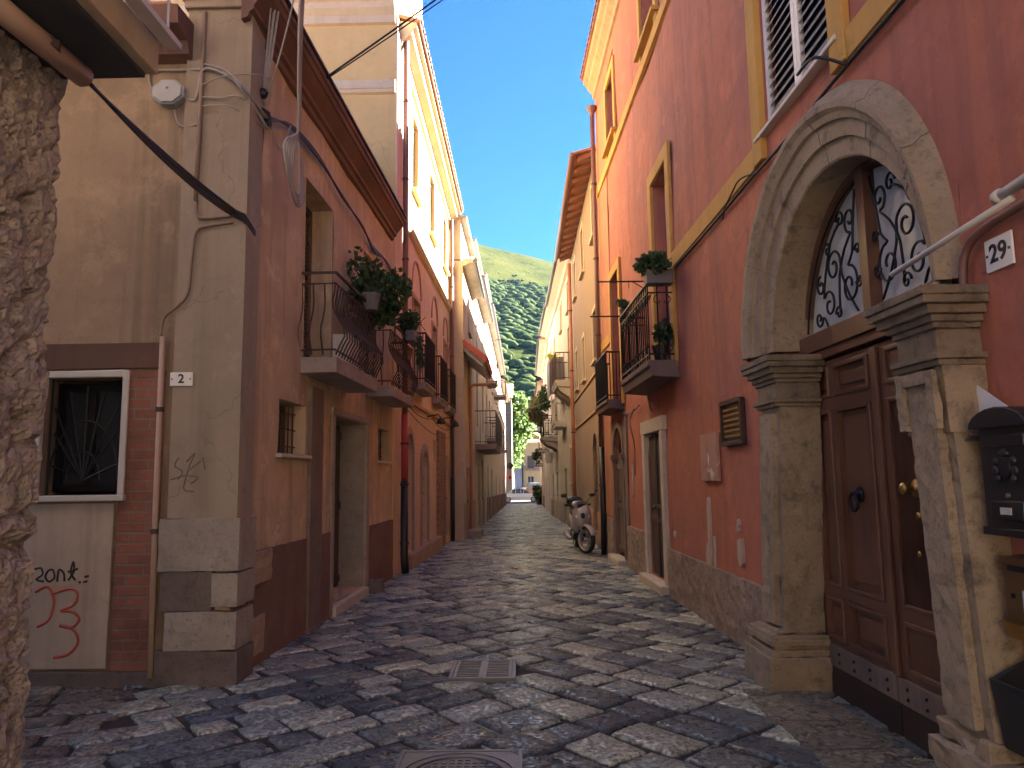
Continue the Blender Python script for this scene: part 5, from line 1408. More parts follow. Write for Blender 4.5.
# plants on the balconies
def pot_plant(name, label, loc, pot, crown, n, size, mat, potmat, group=None, off=(0, 0, 0), seed=2, trough=None, T=None):
    random.seed(seed); loc = Vector(loc); t = thing(name, label, 'plant', tuple(loc), group); g = MB()
    if trough: g.box(T, *trough)
    else: g.lathe(XYZ, loc, [(pot*.72, 0), (pot, pot*1.5), (pot*1.08, pot*1.5), (pot*1.08, pot*1.75), (pot*.9, pot*1.75), (pot*.85, pot*1.5), (0, pot*1.45)], 14)
    g.build('pot', M[potmat], t, bevel=.006 if trough else 0)
    c = loc+Vector((0, 0, (pot*1.75 if not trough else .2)+crown[2]*.6))+Vector(off)
    g = MB()
    for k in range(9):
        a = k*2.39; g.tube(smooth_path([c-Vector((0, 0, crown[2]*.75)), c+Vector((math.cos(a)*crown[0]*.4, math.sin(a)*crown[1]*.4, 0)), c+Vector((math.cos(a)*crown[0]*.8, math.sin(a)*crown[1]*.8, crown[2]*(.5-.12*k)))], 3), .006, 4)
    g.build('stem', M['bark'], t)
    g = MB()
    for k in range(7):
        d = Vector((random.gauss(0, 1), random.gauss(0, 1), random.gauss(0, 1))).normalized()*.62
        foliage(g, c+Vector((d.x*crown[0], d.y*crown[1], d.z*crown[2])), (crown[0]*.5, crown[1]*.5, crown[2]*.5), n//7, size, .3)
    g.build('foliage', mat, t, recalc=False, merge=False); return t
GP = 'plants on the balconies'
pot_plant('potted_plant', 'leafy bush spilling from a grey pot on the nearest left balcony rail', HB(2.95, .42, 3.70), .12, (.40, .44, .44), 1700, .075, M['green'], 'greypot', GP, (.05, .34, -.12), 3)
pot_plant('potted_plant', 'thin climbing plant standing against the second balcony door', HB(3.25, .12, 2.9), .14, (.22, .25, .85), 260, .085, M['green'], 'ceramic', GP, (0, .2, .25), 4)
pot_plant('trailing_plant', 'round trailing plant in a trough at the far end of the second left balcony', HB(5.85, .42, 3.82), .1, (.26, .34, .22), 800, .06, M['green'], 'greypot', GP, (0, 0, -.02), 5, (5.55, 6.15, .36, .50, 3.80, 3.97), HB)
g = MB()
for k in range(7):
    s = 5.7+.07*k; g.tube(smooth_path([HB(s, .50, 3.9), HB(s+.02, .55, 3.7-.02*k), HB(s+.03, .52, 3.45-.05*(k % 3))], 3), .006, 4)
    for q in range(26):
        f = random.random(); g.leaf(HB(s+.02, .53, 3.92-.5*f), .06)
o = g.build('hanging_vine', M['greendk'], None, merge=False, recalc=False); props(o, 'sparse vine hanging below the trailing trough plant', 'plant', GP)
t = thing('crate', 'pale plastic crate standing inside the nearest left balcony rail', 'crate', tuple(HB(2.6, .2, 2.89)))
g = MB(); g.box(HB, 2.4, 2.85, .10, .13, 2.9, 3.3); g.box(HB, 2.4, 2.85, .27, .30, 2.9, 3.3); g.box(HB, 2.4, 2.43, .13, .27, 2.9, 3.3); g.box(HB, 2.82, 2.85, .13, .27, 2.9, 3.3); g.build('side', M['offwhite'], t, bevel=.006)
# drainpipes
CRS = lambda s, d, z: CR(s, d, z)
def funnel(mat, p, dz=0):
    def f(o):
        g = MB(); g.lathe(XYZ, Vector(p)+Vector((0, 0, dz)), [(.05, -.12), (.06, -.05), (.12, .06), (.12, .1), (.0, .1)], 10); g.build('hopper', M[mat], o)
    return f
px_ = .42
pipe('drainpipe', 'dark drainpipe with a hopper down the corner of the salmon house', [CR(px_, .12, 9.85), CR(px_, .12, 6), CR(px_, .12, 2.72)], .05, 'pipe_brown', 10, 'drainpipes', [CR(px_, .12, z) for z in (8.5, 7, 5.5, 4)], funnel('pipe_brown', CR(px_, .12, 9.85)))
pipe('drainpipe', 'bright red length of drainpipe low beside the salmon house corner', [CR(px_, .12, 2.72), CR(px_, .12, 1.56)], .06, 'pipe_red', 10, 'drainpipes', [CR(px_, .12, 2.2)])
pipe('drainpipe', 'black cast iron drainpipe foot below the bright red length', [CR(px_, .12, 1.56), CR(px_, .12, .3), CR(px_, .14, .0)], .066, 'black', 10, 'drainpipes', [CR(px_, .12, 1.5), CR(px_, .12, .5)])
pipe('drainpipe', 'brown drainpipe at the far end of the salmon house', [CR(8.15, .1, 9.0), CR(8.15, .1, 5), CR(8.15, .1, 1.6)], .05, 'pipe_brown', 8, 'drainpipes', [CR(8.15, .1, z) for z in (3, 5, 7)])
pipe('drainpipe', 'black drainpipe foot between the salmon and the narrow house', [CR(8.15, .1, 1.6), CR(8.15, .1, gz(20)-.05)], .06, 'black', 8, 'drainpipes')
pipe('drainpipe', 'orange drainpipe bent out under the red tiled canopy', smooth_path([D1(3.4, .66, 4.75), D1(2.6, .5, 4.55), D1(1.8, .12, 4.4), D1(1.7, .08, 4.0), D1(1.7, .08, 2), D1(1.7, .08, gz(22))]), .05, 'pipe_orange', 8, 'drainpipes')
cable('wall_wire', 'two slack wires along the salmon front below the iron balconies', [(bez(CR(.6, .06, 3.0), CR(4.4, .06, 2.95), .12), .01), (bez(CR(4.4, .06, 2.95), CR(8.2, .06, 2.98), .14), .01), (bez(CR(.6, .06, 2.9), CR(8.2, .07, 2.72), .2), .008)], 'cable')
t = thing('wall_lamp', 'small dark lamp on a bracket under the iron balconies', 'lamp', tuple(CR(3.9, .1, 2.86)))
g = MB(); g.tube([CR(3.9, 0, 2.95), CR(3.9, .25, 3.0), CR(3.9, .32, 2.92)], .014, 6); g.build('bracket', M['iron'], t)
g = MB(); g.lathe(XYZ, CR(3.9, .32, 2.78), [(.03, 0), (.11, .02), (.06, .12), (.02, .15), (0, .15)], 10); g.build('shade', M['iron'], t)
t = thing('wall_lamp', 'dark lamp bracket beside the brick pier', 'lamp', tuple(CR(6.3, .1, 2.96)))
g = MB(); g.tube([CR(6.3, 0, 3.1), CR(6.3, .3, 3.12), CR(6.3, .38, 3.02)], .014, 6); g.build('bracket', M['iron'], t)
g = MB(); g.lathe(XYZ, CR(6.3, .38, 2.88), [(.03, 0), (.11, .02), (.06, .12), (.02, .15), (0, .15)], 10); g.build('shade', M['iron'], t)
g = MB(); g.box(HB, 4.66, 4.86, .02, .2, -.05, .16, seg=.05); props(g.build('corner_stone', M['greystone2'], rough=(.03, .08)), 'low worn stone at the foot of the left doorway', 'stone')
g = MB(); g.box(D1, .75, 2.0, .0, .42, gz(22)-.1, gz(22)+.2, seg=.15); props(g.build('door_step_block', M['greystone'], rough=(.02, .1)), 'stone step jutting out before the narrow house door', 'step')
# ================================================================== RIGHT
T = RED
pipe('drainpipe', 'slim brown drainpipe at the far end of the red house', [RED(15.72, .12, 9.75), RED(15.72, .12, 6), RED(15.72, .12, 2.2)], .05, 'pipe_brown', 8, 'drainpipes', [RED(15.72, .12, z) for z in (8, 6.3, 4.6, 3)], funnel('pipe_brown', RED(15.72, .12, 9.7)))
pipe('drainpipe', 'black drainpipe foot behind the parked scooter', [RED(15.72, .12, 2.2), RED(15.72, .12, .9), RED(15.72, .13, -.02)], .06, 'black', 8, 'drainpipes', [RED(15.72, .12, 1.4)])
pipe('drainpipe', 'salmon drainpipe down the far edge of the peach house', [GR(7.7, .12, 8.6), GR(7.7, .12, 5), GR(7.7, .12, gz(24))], .06, 'pipe_orange', 8, 'drainpipes', [GR(7.7, .12, z) for z in (7, 5, 3)])
cable('wall_wire', 'dark cable clipped under the ochre band of the red house', [(smooth_path([RED(s, .04, 4.20+.012*math.sin(s*3)) for s in (2.3, 3.2, 4.5, 5.6, 6.4, 7.4, 8.6, 9.2)]), .014), (smooth_path([RED(6.2, .04, 4.2), RED(6.5, .09, 4.26), RED(6.75, .09, 4.22), RED(7.0, .07, 4.19), RED(7.1, .07, 4.1)]), .008), (smooth_path([RED(4.5, .05, 4.2), RED(4.62, .2, 4.32), RED(4.9, .2, 4.36)]), .012)], 'cable')
cable('wall_wire', 'thin grey wire looping down beside the stone framed street door', [(smooth_path([RED(11.9, .03, 2.72), RED(12.6, .03, 2.66), RED(13.4, .05, 2.7)]), .01), (smooth_path([RED(12.3, .04, 2.7), RED(12.4, .1, 2.5), RED(12.25, .1, 2.3), RED(12.4, .04, 2.1), RED(12.45, .03, 1.6)]), .012)], 'greyiron')
for k, (s, z, lab) in enumerate(((11.0, 4.52, 'upper iron drying rod beyond the planted balcony'), (11.9, 4.18, 'lower iron drying rod beyond the planted balcony'))):
    t = thing('drying_rod', lab, 'rod', tuple(RED(s, 0, z)), 'drying rods'); g = MB(); g.tube([RED(s, 0, z), RED(s, .78, z)], .012, 6); g.build('rod', M['iron'], t)
    g = MB(); g.tube([RED(s, 0, z-.15), RED(s, .25, z)], .008, 5); g.tube([RED(s, .3, z), RED(s, .3, z-.1)], .006, 5); g.build('stay', M['iron'], t)
# plants of the planted balcony
pot_plant('planter', 'bushy green planter on the near rail of the black scroll balcony', RED(9.3, .24, 4.02), .1, (.26, .22, .17), 900, .065, M['green'], 'greypot', GP, (0, 0, -.02), 7, (9.2, 9.4, .06, .40, 4.02, 4.2), RED)
pot_plant('potted_plant', 'spiky plant in a black pot on the scroll balcony floor', RED(9.48, .2, 3.06), .11, (.16, .16, .16), 160, .09, M['greendk'], 'black', GP, (0, 0, .05), 8)
pot_plant('potted_plant', 'small plant at the far corner of the scroll balcony', RED(11.3, .34, 4.05), .06, (.12, .12, .12), 160, .05, M['green'], 'greypot', GP, (0, 0, 0), 9)
# plaques
t = thing('wall_plaque', 'pale blotched plaque on the red wall left of the bronze one', 'plaque', tuple(RED(8.1, 0, 1.5)))
g = MB(); g.box(T, 7.80, 8.44, .0, .03, 1.53, 2.04, seg=.08); g.build('panel', plaster('faded_pink_panel', (.42, .24, .18), (.34, .2, .16), peel=(.62, .55, .48), peel_at=.56, off=71), t, rough=(.008, .1))
t = thing('bronze_plaque', 'dark framed bronze plaque beside the stone doorway', 'plaque', tuple(RED(7.27, 0, 1.88)))
g = MB(); g.box(T, 6.96, 7.58, 0, .03, 1.90, 2.30); g.build('plate', M['bronze'], t)
g = MB()
for q in ((6.94, 6.98, 1.88, 2.32), (7.56, 7.60, 1.88, 2.32)): g.box(T, q[0], q[1], 0, .05, q[2], q[3])
for q in ((6.98, 7.56, 1.88, 1.92), (6.98, 7.56, 2.28, 2.32)): g.box(T, q[0], q[1], 0, .05, q[2], q[3])
g.build('frame', M['rustiron'], t, bevel=.006)
g = MB(); r = random.Random(4)
for k in range(6):
    s = 7.52
    while s > 7.06:
        l = r.uniform(.03, .09); g.box(T, s-l, s, .03, .034, 2.22-.052*k, 2.24-.052*k); s -= l+.018
g.build('raised_line', M['gold'], t)
M['scar'] = plaster('bare_plaster', (.52, .42, .35), (.4, .31, .26), off=72); rh = bpy.data.objects['red_house']
# scars where the paint has come off
g = MB(); r = random.Random(8)
def scar(cs, cz, w, hh, n=11):
    g = MB(); g.prism(T, [(cs+w*math.cos(2*math.pi*k/n)*r.uniform(.6, 1.15), cz+hh*math.sin(2*math.pi*k/n)*r.uniform(.7, 1.1)) for k in range(n)], -.01, .022); g.build('bare_plaster', M['scar'], rh, rough=(.004, .1))
for q in ((8.28, .98, .05, .48), (8.12, .75, .025, .2), (8.36, .70, .08, .14), (7.25, .86, .10, .16), (7.28, 1.1, .03, .07), (12.75, 1.5, .05, .3), (9.9, .82, .04, .05)): scar(*q)

# number 29, pole, wires
sign_plate('house_number_sign', 'white enamel house number sign reading 29 beside the doorway', RED, 3.34, 2.595, .185, .155, '29', .12)
t = thing('white_pole', 'white jointed pole laid over the near capital of the doorway', 'pole', tuple(RED(3.3, .36, 2.60)))
g = MB(); g.tube([RED(3.60, .37, 2.565), RED(2.72, .38, 2.615)], .014, 10); g.build('rod', M['offwhite'], t, smooth=True)
g = MB(); g.tube([RED(2.80, .38, 2.645), RED(2.77, .38, 2.647)], .030, 10); g.tube([RED(2.79, .38, 2.646), RED(2.2, .39, 2.68)], .022, 10); g.build('sleeve', M['offwhite'], t, smooth=True)
cable('sign_cable', 'brown painted cable arching round the enamel number 29', [(smooth_path([RED(3.52, .06, 2.3), RED(3.55, .05, 2.55), RED(3.50, .04, 2.68), RED(3.36, .03, 2.73), RED(3.1, .03, 2.75), RED(2.6, .03, 2.8)]), .022)], 'pipe_brown')
# black mailbox with open flap, paper
t = thing('mailbox', 'black arched wall mailbox with a raised crest and open side flap', 'mailbox', tuple(RED(3.36, 0, 1.30)))
s0, s1, dd = 3.09, 3.42, .13
g = MB(); arch = [(s0, 1.33), (s0, 1.78)]+[(s0+(s1-s0)/2-(s1-s0)/2*math.cos(math.pi*k/10), 1.78+.07*math.sin(math.pi*k/10)) for k in range(1, 10)]+[(s1, 1.78), (s1, 1.33)]
g.prism(T, arch, 0.005, dd); b = g.build('body', M['mailblack'], t, bevel=.008)
g = MB(); g.prism(T, [(s0-.025, 1.785)]+[(s0-.025+(s1-s0+.05)/2*(1-math.cos(math.pi*k/10)), 1.785+.09*math.sin(math.pi*k/10)) for k in range(1, 10)]+[(s1+.025, 1.785)], 0.0, dd+.035)
g.build('lid', M['mailblack'], t, bevel=.006)
g = MB(); g.box(T, s0+.03, s1-.03, dd, dd+.012, 1.70, 1.755); g.build('slot_cover', M['mailblack'], t, bevel=.006); g = MB(); g.box(T, s0-.012, s1+.012, 0, dd+.012, 1.315, 1.35); g.build('base_rim', M['mailblack'], t, bevel=.006); g = MB(); g.box(T, s0+.06, s1-.06, dd, dd+.018, 1.39, 1.47); g.build('card_holder', M['mailblack'], t, bevel=.006)
g = MB(); c = (s0+s1)/2
g.prism(T, [(c-.035, 1.655), (c+.035, 1.655), (c+.038, 1.60), (c, 1.555), (c-.038, 1.60)], dd, dd+.012)
for a, z, w in ((-.055, 1.64, .02), (.055, 1.64, .02), (-.06, 1.60, .022), (.06, 1.60, .022), (-.05, 1.565, .018), (.05, 1.565, .018), (0, 1.675, .02), (-.02, 1.672, .012), (.02, 1.672, .012)): g.blob(T(c+a, dd+.006, z), (.012, w, w), u=8, v=5)
g.build('crest', M['mailblack'], t, bevel=.003)
g = MB(); g.box(T, c-.035, c+.035, dd+.018, dd+.021, 1.41, 1.44); g.build('name_card', M['offwhite'], t)
g = MB(); g.lathe(T, (c, dd, 1.49), [(.012, 0), (.012, .008), (0, .01)], 10, axis='d'); g.build('lock', M['steel'], t)
g = MB(); g.box(Place(T(s1+.01, .07, 1.76), R(2)), -.05, .05, -.005, .10, -.004, .004); 
g.add([T(s1+.01, .02, 1.765), T(s1+.01, dd+.02, 1.765), T(s1+.19, dd+.0, 1.715), T(s1+.19, .04, 1.715), T(s1+.01, .02, 1.758), T(s1+.01, dd+.02, 1.758), T(s1+.19, dd+.0, 1.708), T(s1+.19, .04, 1.708)], [(0, 1, 2, 3), (4, 5, 6, 7), (0, 1, 5, 4), (1, 2, 6, 5), (2, 3, 7, 6), (0, 3, 7, 4)])
g.build('flap', plain('dull_dark_steel', (.10, .10, .12), .4, .5), t)
g = MB(); pa = [T(3.56, .06, 1.90), T(3.40, .05, 1.84), T(3.43, .055, 1.79), T(3.575, .07, 1.82)]
pa = [T(3.50, .06, 2.0), T(3.27, .06, 1.86), T(3.33, .06, 1.78), T(3.55, .06, 1.89)]
g.add(pa+[q+T.n*.002 for q in pa], [(0, 1, 2, 3), (4, 5, 6, 7), (0, 1, 5, 4), (1, 2, 6, 5), (2, 3, 7, 6), (3, 0, 4, 7)])
props(g.build('paper_sheet', M['paper']), 'white printed paper sticking up behind the black mailbox', 'paper')
# brass letter box
t = thing('letter_box', 'tarnished brass letter box with a sloping lip under the black mailbox', 'mailbox', tuple(RED(3.30, 0, .86)))
g = MB(); g.sweep(T, [(.004, .93), (.10, .95), (.10, 1.19), (.12, 1.195), (.12, 1.225), (.004, 1.23)], 3.06, 3.38); g.build('body', plain('tarnished_brass', (.26, .17, .09), .42, .9), t, bevel=.005)
g = MB(); g.box(T, 3.09, 3.35, .100, .104, 1.165, 1.19); g.build('slot', M['ink'], t)
g = MB(); g.sweep(T, [(.1, .955), (.135, .95), (.11, .88), (.004, .86), (.004, .928)], 3.07, 3.37); g.build('lip', M['brass'], t, bevel=.004)
g = MB(); g.box(T, 3.12, 3.27, .1005, .103, 1.0, 1.09); g.build('torn_label', M['paper'], t)
g = MB(); g.lathe(T, (3.33, .1, 1.06), [(.012, 0), (.012, .006), (0, .008)], 10, axis='d'); g.build('lock', M['iron'], t)
# black bin
t = thing('wall_bin', 'black plastic bin hung low on the red wall near the doorway', 'bin', tuple(RED(3.3, 0, .40)))
g = MB()
outer = [(3.40, .0), (3.40, .19), (2.95, .19), (2.95, .0)]; inner = [(3.38, .02), (3.38, .17), (2.97, .17), (2.97, .02)]
zt = [.79, .70, .70, .79]
def B(q, z, k=1): return T(3.27+(q[0]-3.27)*k, q[1]*k+.003, z)
for i in range(4):
    j = (i+1) % 4
    g.face(B(outer[i], .42, .85), B(outer[j], .42, .85), B(outer[j], zt[j]), B(outer[i], zt[i])); g.face(B(inner[i], .44, .85), B(inner[j], .44, .85), B(inner[j], zt[j]), B(inner[i], zt[i]))
    g.face(B(outer[i], zt[i]), B(outer[j], zt[j]), B(inner[j], zt[j]), B(inner[i], zt[i]))
g.face(*[B(q, .42, .85) for q in outer]); g.face(*[B(q, .44, .85) for q in inner])
g.build('tub', M['black'], t)
g = MB(); g.box(T, 3.15, 3.35, .0, .022, .80, .84); g.build('hanger', M['iron'], t)
# ------------------------------------------------------------------ street ironwork
def covers():
    t = thing('drain_grate', 'rectangular iron drain grate set between the paving stones', 'drain grate', (-.355, 6.41, 0)); g = MB(); w, l = .27, .30; z = .022
    for q in ((-w, -w+.03, -l, l), (w-.03, w, -l, l)): g.box(XYZ, -.355+q[0], -.355+q[1], 6.41+q[2], 6.41+q[3], -.03, z)
    for q in ((-w+.03, w-.03, -l, -l+.03), (-w+.03, w-.03, l-.03, l)): g.box(XYZ, -.355+q[0], -.355+q[1], 6.41+q[2], 6.41+q[3], -.03, z)
    g.build('frame', M['ironlt'], t, bevel=.003)
    g = MB(); x0, x1, y0, y1 = -.355-w+.035, -.355+w-.035, 6.41-l+.035, 6.41+l-.035
    g.box(XYZ, -.355-.03, -.355+.03, y0, y1, -.02, z-.001)
    for e in (x0, x1-.025): g.box(XYZ, e, e+.025, y0, y1, -.02, z-.001)
    n = 11
    for i in range(n):
        y = y0+(y1-y0)*i/(n-1)
        for a, b in ((x0+.025, -.385), (-.325, x1-.025)): g.box(XYZ, a, b, max(y0, y-.010), min(y1, y+.010), -.02, z-.002)
    g.build('bars', M['ironlt'], t)
    g = MB(); g.box(XYZ, x0, x1, y0, y1, -.07, -.06); g.build('pit', M['interior'], t)
    t = thing('manhole_cover', 'round manhole cover in a square iron frame at the bottom of the picture', 'manhole', (-.385, 4.24, 0)); g = MB(); c = (-.385, 4.24); w = .355
    N = 40
    sq = []
    for k in range(N):
        a = 2*math.pi*k/N; m = max(abs(math.cos(a)), abs(math.sin(a))); sq.append((c[0]+w*math.cos(a)/m, c[1]+w*math.sin(a)/m, a))
    for k in range(N):
        A, Bq = sq[k], sq[(k+1) % N]
        ri = .315
        p = [Vector((A[0], A[1], .004)), Vector((Bq[0], Bq[1], .004)), Vector((c[0]+ri*math.cos(Bq[2]), c[1]+ri*math.sin(Bq[2]), .004)), Vector((c[0]+ri*math.cos(A[2]), c[1]+ri*math.sin(A[2]), .004))]
        g.face(*p); g.face(p[2], p[3], p[3]-Vector((0, 0, .03)), p[2]-Vector((0, 0, .03))); g.face(p[0], p[1], p[1]-Vector((0, 0, .03)), p[0]-Vector((0, 0, .03)))
    for a, b, c0, d in ((-w, -w+.022, -w, w), (w-.022, w, -w, w), (-w+.022, w-.022, -w, -w+.022), (-w+.022, w-.022, w-.022, w)): g.box(XYZ, c[0]+a, c[0]+b, c[1]+c0, c[1]+d, .0, .009)
    g.build('frame', M['ironlt'], t)
    g = MB(); g.lathe(XYZ, (c[0], c[1], 0), [(0, -.004), (.255, -.004), (.26, .004), (.30, .004), (.305, -.02)], 40)
    for i in range(-5, 6):
        for j in range(-5, 6):
            x, y = i*.044, j*.044
            if math.hypot(x, y) < .235: g.box(XYZ, c[0]+x-.014, c[0]+x+.014, c[1]+y-.014, c[1]+y+.014, -.004, .003)
    g.build('lid', M['castiron'], t)
M['ironlt'] = plain('worn_grey_iron', (.17, .165, .155), .5, .5)
covers()
# ------------------------------------------------------------------ scooter
def scooter():
    loc = Vector((1.235, 16.78, gz(16.6))); t = thing('parked_scooter', 'silver brown large-wheeled scooter parked by the peach house', 'scooter', tuple(loc))
    head = R(-90+2)                      # heading: towards the camera, a little to the right
    P = Place(loc, head)
    class Steer:
        def __init__(s, a): s.m = P.m @ Matrix.Translation((.56, 0, 0)) @ Matrix.Rotation(a, 4, 'Z') @ Matrix.Translation((-.56, 0, 0))
        def __call__(s, a, b, c): return s.m @ Vector((a, b, c))
    Q = Steer(R(30))
    silver, dark = M['scoot'], M['black']
    def loft(g, T, secs, n=14):
        b = len(g.v)
        for x, z, ry, rz, sh in secs:
            for k in range(n):
                a = 2*math.pi*k/n; c, s = math.cos(a), math.sin(a); e = .75
                g.v.append(T(x+sh*s, math.copysign(abs(c)**e, c)*ry, z+math.copysign(abs(s)**e, s)*rz))
        m = len(secs)
        for i in range(m-1):
            for k in range(n): g.f.append([b+i*n+k, b+i*n+(k+1) % n, b+(i+1)*n+(k+1) % n, b+(i+1)*n+k]); g.mi.append(0)
        for i in (0, m-1): g.f.append([b+i*n+k for k in range(n)]); g.mi.append(0)
    def wheel(T, x, w):
        g = MB(); g.lathe(T, (x, 0, .29), [(.225, -w*.8), (.262, -w), (.285, -w*.55), (.29, 0), (.285, w*.55), (.262, w), (.225, w*.8), (.225, -w*.8)], 28, axis='d', caps=False); o = g.build('wheel', M['tyre'], t, smooth=True)
        g = MB(); g.lathe(T, (x, 0, .29), [(.21, -w*.75), (.232, -w*.8), (.232, w*.8), (.21, w*.75), (.205, 0), (.21, -w*.75)], 28, axis='d', caps=False)
        for k in range(5):
            a = 2*math.pi*k/5; g.tube([T(x+.04*math.cos(a), 0, .29+.04*math.sin(a)), T(x+.12*math.cos(a+.12), 0, .29+.12*math.sin(a+.12)), T(x+.21*math.cos(a), 0, .29+.21*math.sin(a))], [.02, .014, .018], 6)
        g.lathe(T, (x, 0, .29), [(0, -w), (.05, -w*.9), (.05, w*.9), (0, w)], 14, axis='d'); g.build('rim', M['rimgrey'], o, smooth=True)
        g = MB(); g.lathe(T, (x, 0, .29), [(.07, w*.9), (.12, w*.9), (.12, w), (.07, w), (.07, w*.9)], 20, axis='d', caps=False); g.build('brake_disc', M['steel'], o)
    wheel(Q, .68, .055); wheel(P, -.66, .06)
    g = MB()
    for q in (-1, 1): g.tube([Q(.68, q*.085, .29), Q(.60, q*.085, .62), Q(.56, q*.07, .74)], [.026, .028, .026], 8)
    g.build('fork', M['steel'], t, smooth=True)
    g = MB(); N = 12
    for i in range(N):
        for w0, w1 in ((-.075, -.05), (-.05, .05), (.05, .075)):
            def F(i, w): a = R(20)+R(135)*i/N; rr = .325-(.02 if abs(w) > .06 else 0); return Q(.68+rr*math.cos(a), w, .29+rr*math.sin(a))
            g.face(F(i, w0), F(i+1, w0), F(i+1, w1), F(i, w1))
    f = g.build('front_fender', silver, t, smooth=True); sm = f.modifiers.new('solid', 'SOLIDIFY'); sm.thickness = .012
    # front shield, leg shield, floor, rear body
    g = MB(); loft(g, P, [(.70, .72, .06, .12, 0), (.66, .74, .13, .19, 0), (.58, .76, .19, .25, 0), (.50, .74, .215, .30, 0), (.44, .70, .21, .32, 0), (.38, .66, .18, .30, 0)]); g.build('front_shield', silver, t, smooth=True)
    g = MB(); loft(g, P, [(.66, .80, .05, .07, 0), (.705, .80, .045, .06, 0), (.715, .80, .03, .04, 0)]); g.build('shield_grille', dark, t, smooth=True)
    g = MB(); loft(g, P, [(.46, .40, .17, .10, 0), (.2, .30, .19, .07, 0), (-.1, .30, .19, .08, 0), (-.3, .38, .19, .14, 0)]); g.build('floorboard', dark, t, smooth=True)
    g = MB(); loft(g, P, [(-.12, .52, .13, .16, 0), (-.3, .58, .17, .17, 0), (-.6, .64, .18, .15, 0), (-.85, .70, .15, .11, 0), (-1.0, .74, .08, .06, 0)]); g.build('rear_fairing', silver, t, smooth=True)
    g = MB(); loft(g, P, [(-.08, .75, .10, .05, 0), (-.25, .79, .15, .06, 0), (-.55, .81, .16, .06, 0), (-.75, .86, .14, .06, 0), (-.95, .87, .09, .04, 0)]); g.build('seat', dark, t, smooth=True)
    g = MB(); loft(g, P, [(-.1, .3, .10, .10, 0), (-.4, .3, .12, .12, 0), (-.7, .32, .08, .1, 0)]); g.build('engine', M['castiron'], t, smooth=True)
    g = MB(); g.tube([P(-.25, -.16, .25), P(-.5, -.2, .25), P(-.95, -.22, .33)], [.03, .055, .06], 10); g.build('exhaust', M['steel'], t, smooth=True)
    # handlebar head, headlight, mirrors, grips
    g = MB(); loft(g, Q, [(.50, 1.02, .07, .07, 0), (.56, 1.02, .17, .085, 0), (.46, 1.04, .2, .075, 0), (.36, 1.03, .12, .05, 0)]); g.build('handlebar_cowl', silver, t, smooth=True)
    g = MB(); g.tube([Q(.40, q*.33, 1.02) for q in (-1, -.5, .5, 1)], .018, 8); g.build('handlebar', dark, t, smooth=True)
    for q in (-1, 1):
        g = MB(); g.tube([Q(.40, q*.22, 1.02), Q(.40, q*.345, 1.02)], .023, 8); g.build('grip', dark, t, smooth=True)
        g = MB(); g.tube(smooth_path([Q(.44, q*.2, 1.05), Q(.45, q*.28, 1.14), Q(.44, q*.34, 1.20)], 3), .008, 5); g.blob(Q(.43, q*.38, 1.23), (.07, .03, .045)); g.build('mirror', dark, t, smooth=True)
        g = MB(); g.blob(P(.63, q*.13, .78), (.035, .05, .025)); g.build('indicator', M['enamel'], t, smooth=True)
    g = MB(); loft(g, Q, [(.53, 1.0, .10, .05, 0), (.575, 1.0, .105, .05, 0), (.59, 1.0, .07, .035, 0)]); g.build('headlight', M['carglass'], t, smooth=True)
    g = MB(); loft(g, P, [(-.80, 1.03, .17, .10, 0), (-.84, 1.04, .19, .13, 0), (-1.1, 1.04, .19, .13, 0), (-1.14, 1.03, .15, .1, 0)]); g.build('top_box', dark, t, smooth=True)
    g = MB(); g.tube([P(-.05, .1, .25), P(-.1, .24, .01)], .014, 6); g.build('side_stand', M['iron'], t)
M['scoot'] = paint('silver_brown_paint', (.42, .38, .35))
M['rimgrey'] = plain('grey_rim', (.42, .41, .40), .4, .2)
scooter()
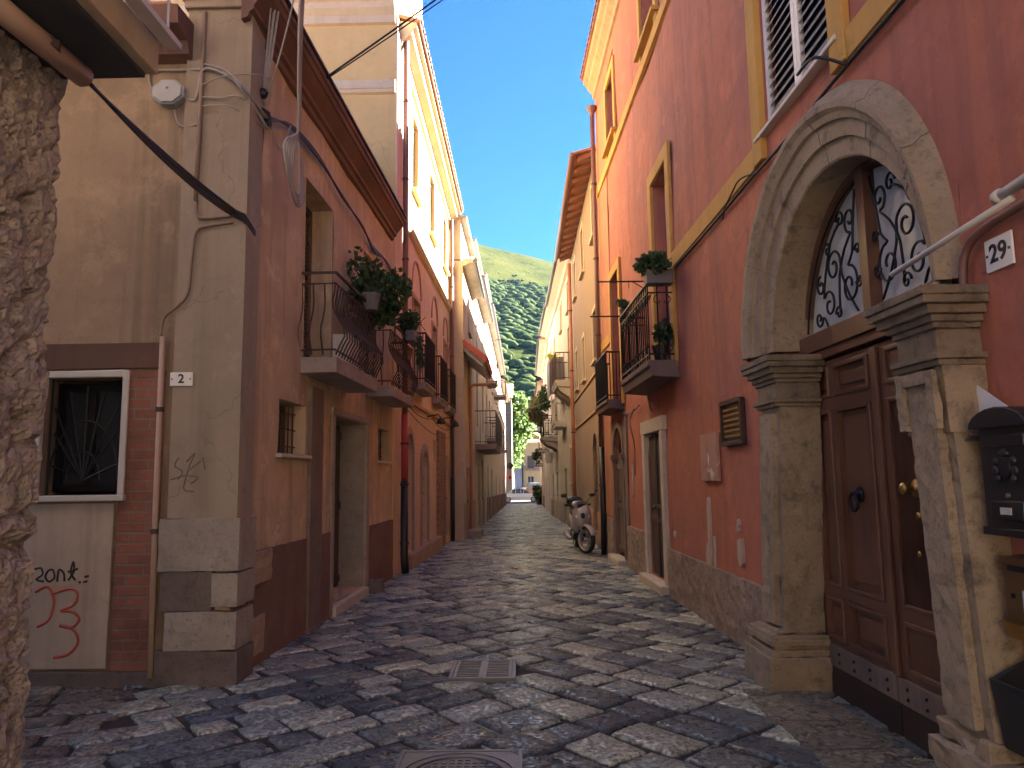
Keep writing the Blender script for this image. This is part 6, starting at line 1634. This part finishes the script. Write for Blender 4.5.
# ------------------------------------------------------------------ further down the lane
pot_plant('planter', 'dark green bush in a tub at the end of the lane', (1.42, 66.5, gz(66)), .38, (.62, .6, .62), 1400, .17, M['green'], 'black', 'lane plants', (0, 0, .1), 11)
pot_plant('planter', 'second smaller bush in a tub behind the lane-end bush', (1.5, 68.3, gz(68)), .34, (.5, .5, .5), 700, .17, M['green'], 'black', 'lane plants', (0, 0, .1), 12)
pot_plant('trailing_plant', 'big overgrown plant hanging over the plain house balcony', tuple(HR(9.9, .75, 4.2)), .16, (.55, .9, .75), 1500, .13, M['dryleaf'], 'greypot', GP, (0, 0, -.25), 13)
pot_plant('trailing_plant', 'tall grey green plant behind the overgrown balcony plant', tuple(HR(9.2, .55, 4.2)), .14, (.3, .4, .7), 500, .11, M['green'], 'greypot', GP, (0, 0, .25), 14)
pot_plant('potted_plant', 'bright yellow green plant on the corbelled stone balcony rail', tuple(HR(2.7, .58, 5.8)), .08, (.2, .22, .16), 240, .08, leafmat('yellow_leaves', (.35, .36, .03), (.5, .5, .06), .4), 'ceramic', GP, (0, 0, 0), 15)
pot_plant('potted_plant', 'dark shrub on the balcony of the last brown house', tuple(IR(21, .4, 2.6)), .2, (.5, .6, .6), 500, .14, M['greendk'], 'greypot', GP, (0, 0, .1), 16)
t = thing('air_conditioner', 'pale air conditioner unit on the plain house wall', 'air conditioner', tuple(HR(13.9, 0, 2.4)))
g = MB(); g.box(HR, 13.6, 14.3, .05, .35, 2.3, 2.85); g.build('case', M['offwhite'], t, bevel=.01)
g = MB(); g.lathe(HR, (13.88, .35, 2.57), [(.2, 0), (.2, .012), (.17, .012), (.05, .004), (0, .004)], 16, axis='d'); g.build('fan_grille', M['greyiron'], t)
for k, (s, z, lab, r) in enumerate(((27.2, 2.62, 'round road sign seen from its dark back at the lane end', .30), (26.4, 1.55, 'small dark panel fixed below the round road sign', .12))):
    t = thing('road_sign', lab, 'road sign', tuple(ER(s, 0, z)), None)
    g = MB(); c = ER(s, .42, z); n = 24
    g.lathe(XYZ, c, [(0, -.012), (r, -.012), (r, .012), (0, .012)], n, axis='d'); g.build('disc', M['iron'], t)
    g = MB(); g.tube([ER(s, 0, z), c+Vector((0, .02, 0))], .02, 6); g.build('arm', M['greyiron'], t)
cable('clothes_line', 'clothes line strung across the far lane between two balconies', [(bez(D1(6, .7, 3.9), HR(4.5, .5, 4.6), .12), .012), (bez(D1(9.5, .75, 3.0), HR(9, .7, 3.5), .1), .01), (bez(D1(16, .5, 4.6), HR(13, .5, 5.2), .15), .012)], 'greycable')
